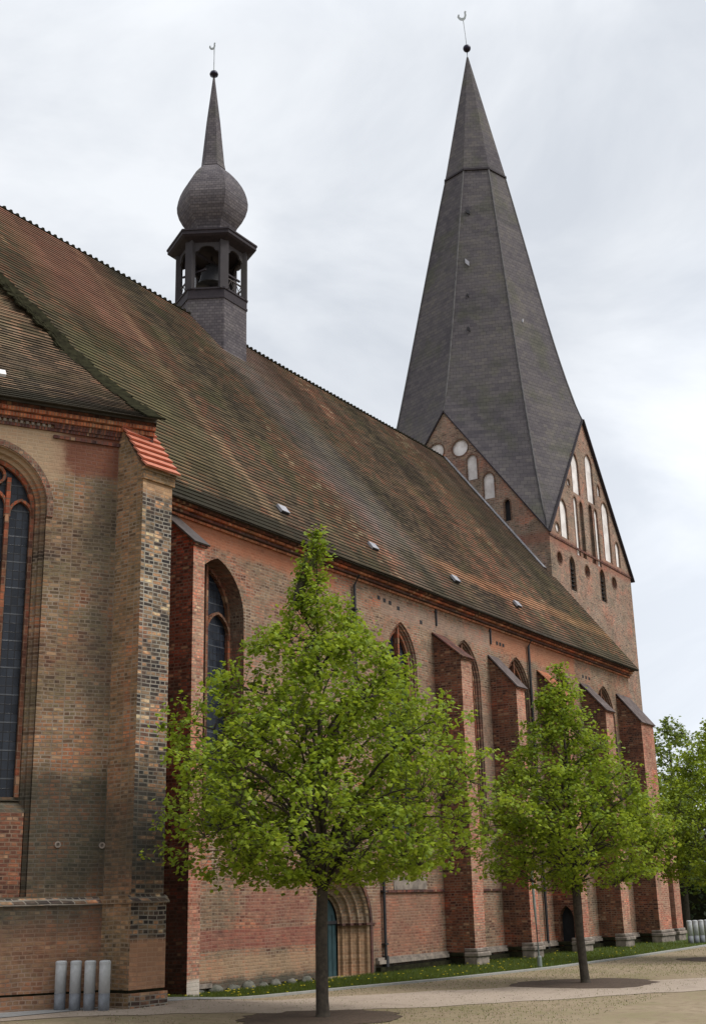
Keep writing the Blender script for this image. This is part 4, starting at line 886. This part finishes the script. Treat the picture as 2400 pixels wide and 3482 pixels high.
# ================================================================ TREES
M['bark']=flatmat('grey_brown_bark',(.075,.06,.045),.95,.4,9,c2=(.03,.025,.02),bstr=.6)
LEAF=[(0,(.042,.085,.010)),(.28,(.12,.185,.015)),(.55,(.22,.30,.022)),(.8,(.33,.41,.035)),(1,(.44,.50,.07))]
M['leaf']=leafmat('linden_leaf',LEAF)
M['leaf_far']=leafmat('far_leaf',[(0,(.07,.11,.03)),(.5,(.14,.20,.05)),(1,(.24,.30,.09))])
def interp(tab,z):
    for i in range(len(tab)-1):
        if tab[i][0]<=z<=tab[i+1][0]: t=(z-tab[i][0])/(tab[i+1][0]-tab[i][0]); return tab[i][1]*(1-t)+tab[i+1][1]*t
    return tab[-1][1]
def leaves(name,P,size,mat,parent,seed,droop=.35):
    rs=np.random.RandomState(seed); n=len(P); P=np.array(P)
    s=rs.uniform(.65,1.25,n)*size; yaw=rs.uniform(0,2*np.pi,n); pit=rs.normal(-.3,.42,n); rol=rs.normal(0,.45,n)
    d=np.stack([np.cos(yaw)*np.cos(pit),np.sin(yaw)*np.cos(pit),np.sin(pit)],1); sd_=np.stack([-np.sin(yaw),np.cos(yaw),np.zeros(n)],1); nn=np.cross(d,sd_)
    sr=sd_*np.cos(rol)[:,None]+nn*np.sin(rol)[:,None]; n2=np.cross(d,sr)
    S=s[:,None]; V=np.zeros((n,6,3))
    V[:,0]=P; V[:,1]=P+d*S*.45+sr*S*.48-n2*S*.10; V[:,2]=P+d*S*1.05-n2*S*.18; V[:,3]=P+d*S*.45-sr*S*.48-n2*S*.10; V[:,4]=P+d*S*.5+n2*S*.02; V[:,5]=V[:,2]
    F=np.array([[0,1,4],[1,2,4],[0,4,3],[4,2,3]]); idx=(np.arange(n)[:,None,None]*5+F[None]).reshape(-1)
    V=V[:,:5].reshape(-1,3)
    me=bpy.data.meshes.new(name); me.vertices.add(len(V)); me.vertices.foreach_set('co',V.ravel()); nf=4*n; me.loops.add(3*nf); me.loops.foreach_set('vertex_index',idx.astype(np.int32)); me.polygons.add(nf); me.polygons.foreach_set('loop_start',np.arange(0,3*nf,3,dtype=np.int32)); me.update(calc_edges=True); me.materials.append(mat)
    o=bpy.data.objects.new(name,me); col.objects.link(o); o.parent=parent; return o
def tree(base,ht,z0,prof,label,seed,nprim=60,leaf=.112,per=11,dens=1.0,trunk_r=.125,mat=None,group=None,lean=(0,0),nsub=2850,name='linden_tree',barktop=.02):
    rr=random.Random(seed); o=empty(name,(base[0],base[1],H(*base))); tag(o,label,'tree',group)
    def axis(z): t=z/ht; return Vector((lean[0]*t+.05*math.sin(z*1.1+seed),lean[1]*t+.05*math.cos(z*.9+seed),z))
    mb=MB(); zt=[0,.12,.4,z0*.6,z0]+[z0+(ht-z0)*k/12 for k in range(1,13)]
    rad=[trunk_r*1.25,trunk_r*1.08,trunk_r,trunk_r*.95,trunk_r*.9]+[max(.012,trunk_r*.85*(1-k/12.3)**1.1) for k in range(1,13)]
    mb.tube([axis(z) for z in [-.15]+zt],[trunk_r*1.3]+rad,10); mb.build('trunk',M['bark'],o,smooth=True)
    br=MB(); LP=[]
    zlo=prof[0][0]; lump=lambda an,z:1+.11*math.sin(3*an+z*1.3+seed)+.08*math.sin(5*an-z*2.1+seed*2)+.06*math.sin(9*an+z*3.7)+rr.uniform(-.09,.09)
    def cluster(p,k,s_=.11):
        for _ in range(k): LP.append((p.x+rr.gauss(0,s_),p.y+rr.gauss(0,s_),p.z+rr.gauss(0,s_*.8)))
    zs__=[zlo+(ht-zlo)*k/60 for k in range(61)]; wts=[interp(prof,z)**1.25+.08 for z in zs__]
    prim=[]                                   # points along the main limbs
    for i in range(nprim):
        z=rr.choices(zs__,[w_**.6 for w_ in wts])[0]; an=i*2.39996+rr.uniform(-.5,.5); rd=interp(prof,z)*lump(an,z)*rr.uniform(.72,.98)
        zb=max(z0-.1+rr.uniform(0,.7)**1.5,min(z-rd*rr.uniform(.45,1.0),ht-.3)); p0=axis(zb); p3=axis(z)+Vector((math.cos(an)*rd,math.sin(an)*rd,0)); d_=p3-p0
        hz=max(0,.34*rd-.3*max(0,d_.z)); a_=p0+Vector((d_.x*.22,d_.y*.22,d_.z*.42+hz)); b_=p0+Vector((d_.x*.66,d_.y*.66,d_.z*.8+.05*rd+hz*.7)); b_.x+=rr.uniform(-.12,.12); b_.y+=rr.uniform(-.12,.12)
        n=8; pts=[]
        for k in range(n+1):
            t=k/n; pts.append(p0*(1-t)**3+a_*3*t*(1-t)**2+b_*3*t*t*(1-t)+p3*t**3)
        rb=.012+.011*d_.length; br.tube(pts,[rb*(1-.85*k/n) for k in range(n+1)],5,cap=False)
        prim+=[(p,k/n) for k,p in enumerate(pts) if k>1]; cluster(pts[-1],per,.1)
    PA=np.array([[p.x,p.y,p.z] for p,_ in prim])
    for i in range(nsub):
        z=rr.choices(zs__,wts)[0]+rr.uniform(-.09,.09); an=rr.uniform(0,6.2832); rd=interp(prof,z)*lump(an,z)*rr.random()**.42
        t=axis(z)+Vector((math.cos(an)*rd,math.sin(an)*rd,0))
        gap=math.sin(t.x*2.1+seed)*math.sin(t.y*2.3)*math.sin(t.z*2.6+seed)+.45*math.sin(t.x*4.7)*math.sin(t.y*5.1+seed)*math.sin(t.z*4.3)
        if gap<-.19: continue
        dd=PA-np.array([t.x,t.y,t.z]); dist=(dd**2).sum(1)+np.where(dd[:,2]>.05,1.5,0); j=int(dist.argmin()); q=prim[j][0]
        m1=q.lerp(t,.5)+Vector((rr.uniform(-.05,.05),rr.uniform(-.05,.05),.04)); br.tube([q,m1,t],[.010,.006,.003],3,cap=False)
        cluster(t,rr.randint(per-2,per+6),rr.uniform(.08,.12)); 
        if (t-q).length>.35: cluster(m1,per//2,.08)
    for k in range(14): cluster(axis(ht-.07*k),5,.04+.012*k)
    br.build('branches',M['bark'],o)
    leaves('crown',LP,leaf,mat or M['leaf'],o,seed); return len(LP)
n1_=tree(T1,10.75,2.55,[(2.75,1.3),(2.95,2.5),(3.2,3.3),(3.65,3.7),(4.6,3.75),(5.5,3.4),(6.4,2.95),(7.3,2.35),(8.1,1.65),(8.8,1.05),(9.4,.6),(10.2,.34),(10.8,.12)],
    'largest tree, fresh green leaves, in front of the arched portal',11,nprim=64,per=10,trunk_r=.135,group='young lindens on the sandy square')
n2_=tree(T2,8.95,2.5,[(2.6,1.4),(2.95,2.4),(3.5,2.75),(4.3,2.8),(5.2,2.3),(6.0,1.8),(6.8,1.35),(7.5,.95),(8.2,.6),(8.9,.2)],
    'middle young tree with fresh green leaves, beside the slim metal post',23,nprim=54,nsub=1950,per=9,trunk_r=.125,lean=(-.1,.1),group='young lindens on the sandy square')
n3_=tree(T3,8.6,2.7,[(2.6,1.6),(3.3,2.7),(4.2,3.0),(5.2,2.6),(6.2,2.0),(7.2,1.4),(8.0,.7),(8.6,.2)],
    'young green tree cut off by the right edge of the picture',37,nprim=50,nsub=2000,per=9,trunk_r=.12,group='young lindens on the sandy square')
tree((82,27.5),13.5,2.5,[(2.4,2.5),(4,5.0),(6,6.2),(8,6.0),(10,4.6),(12,2.6),(13.5,.6)],'distant loose leafy tree rising behind the tree at the right edge',51,nprim=50,nsub=2200,leaf=.22,per=6,trunk_r=.3,mat=M['leaf_far'],name='broadleaf_tree')
tree((98,36),12,2.5,[(2.4,2.5),(4,5.0),(6,6.0),(8,5.5),(10,3.6),(12,.6)],'farthest pale tree standing past the end of the church',53,nprim=40,nsub=1500,leaf=.25,per=6,trunk_r=.3,mat=M['leaf_far'],name='broadleaf_tree')
# dark clipped hedge beyond the west end
rs=np.random.RandomState(9); P=[]
for i in range(9000):
    s_=rs.uniform(0,1); x=92+s_*14; y=34-s_*26; P.append((x+rs.normal(0,.6),y+rs.normal(0,.6),rs.uniform(0,1)**.7*4.2))
hd=empty('hedge',(0,0,0)); tag(hd,'dark tall hedge in the background beyond the distant bollards','hedge')
M['hedge']=leafmat('dark_hedge_leaf',[(0,(.008,.012,.008)),(.6,(.018,.028,.012)),(1,(.035,.05,.02))],.2)
leaves('foliage',P,.34,M['hedge'],hd,3)
mb=MB(); d_=Vector((14,-26,0)).normalized(); mb.obox((99,21,1.9),d_*14.5,Vector((-d_.y,d_.x,0))*.45,(0,0,1.95)); mb.build('woody_core',M['moss'],hd)
print('leaves',n1_,n2_,n3_)
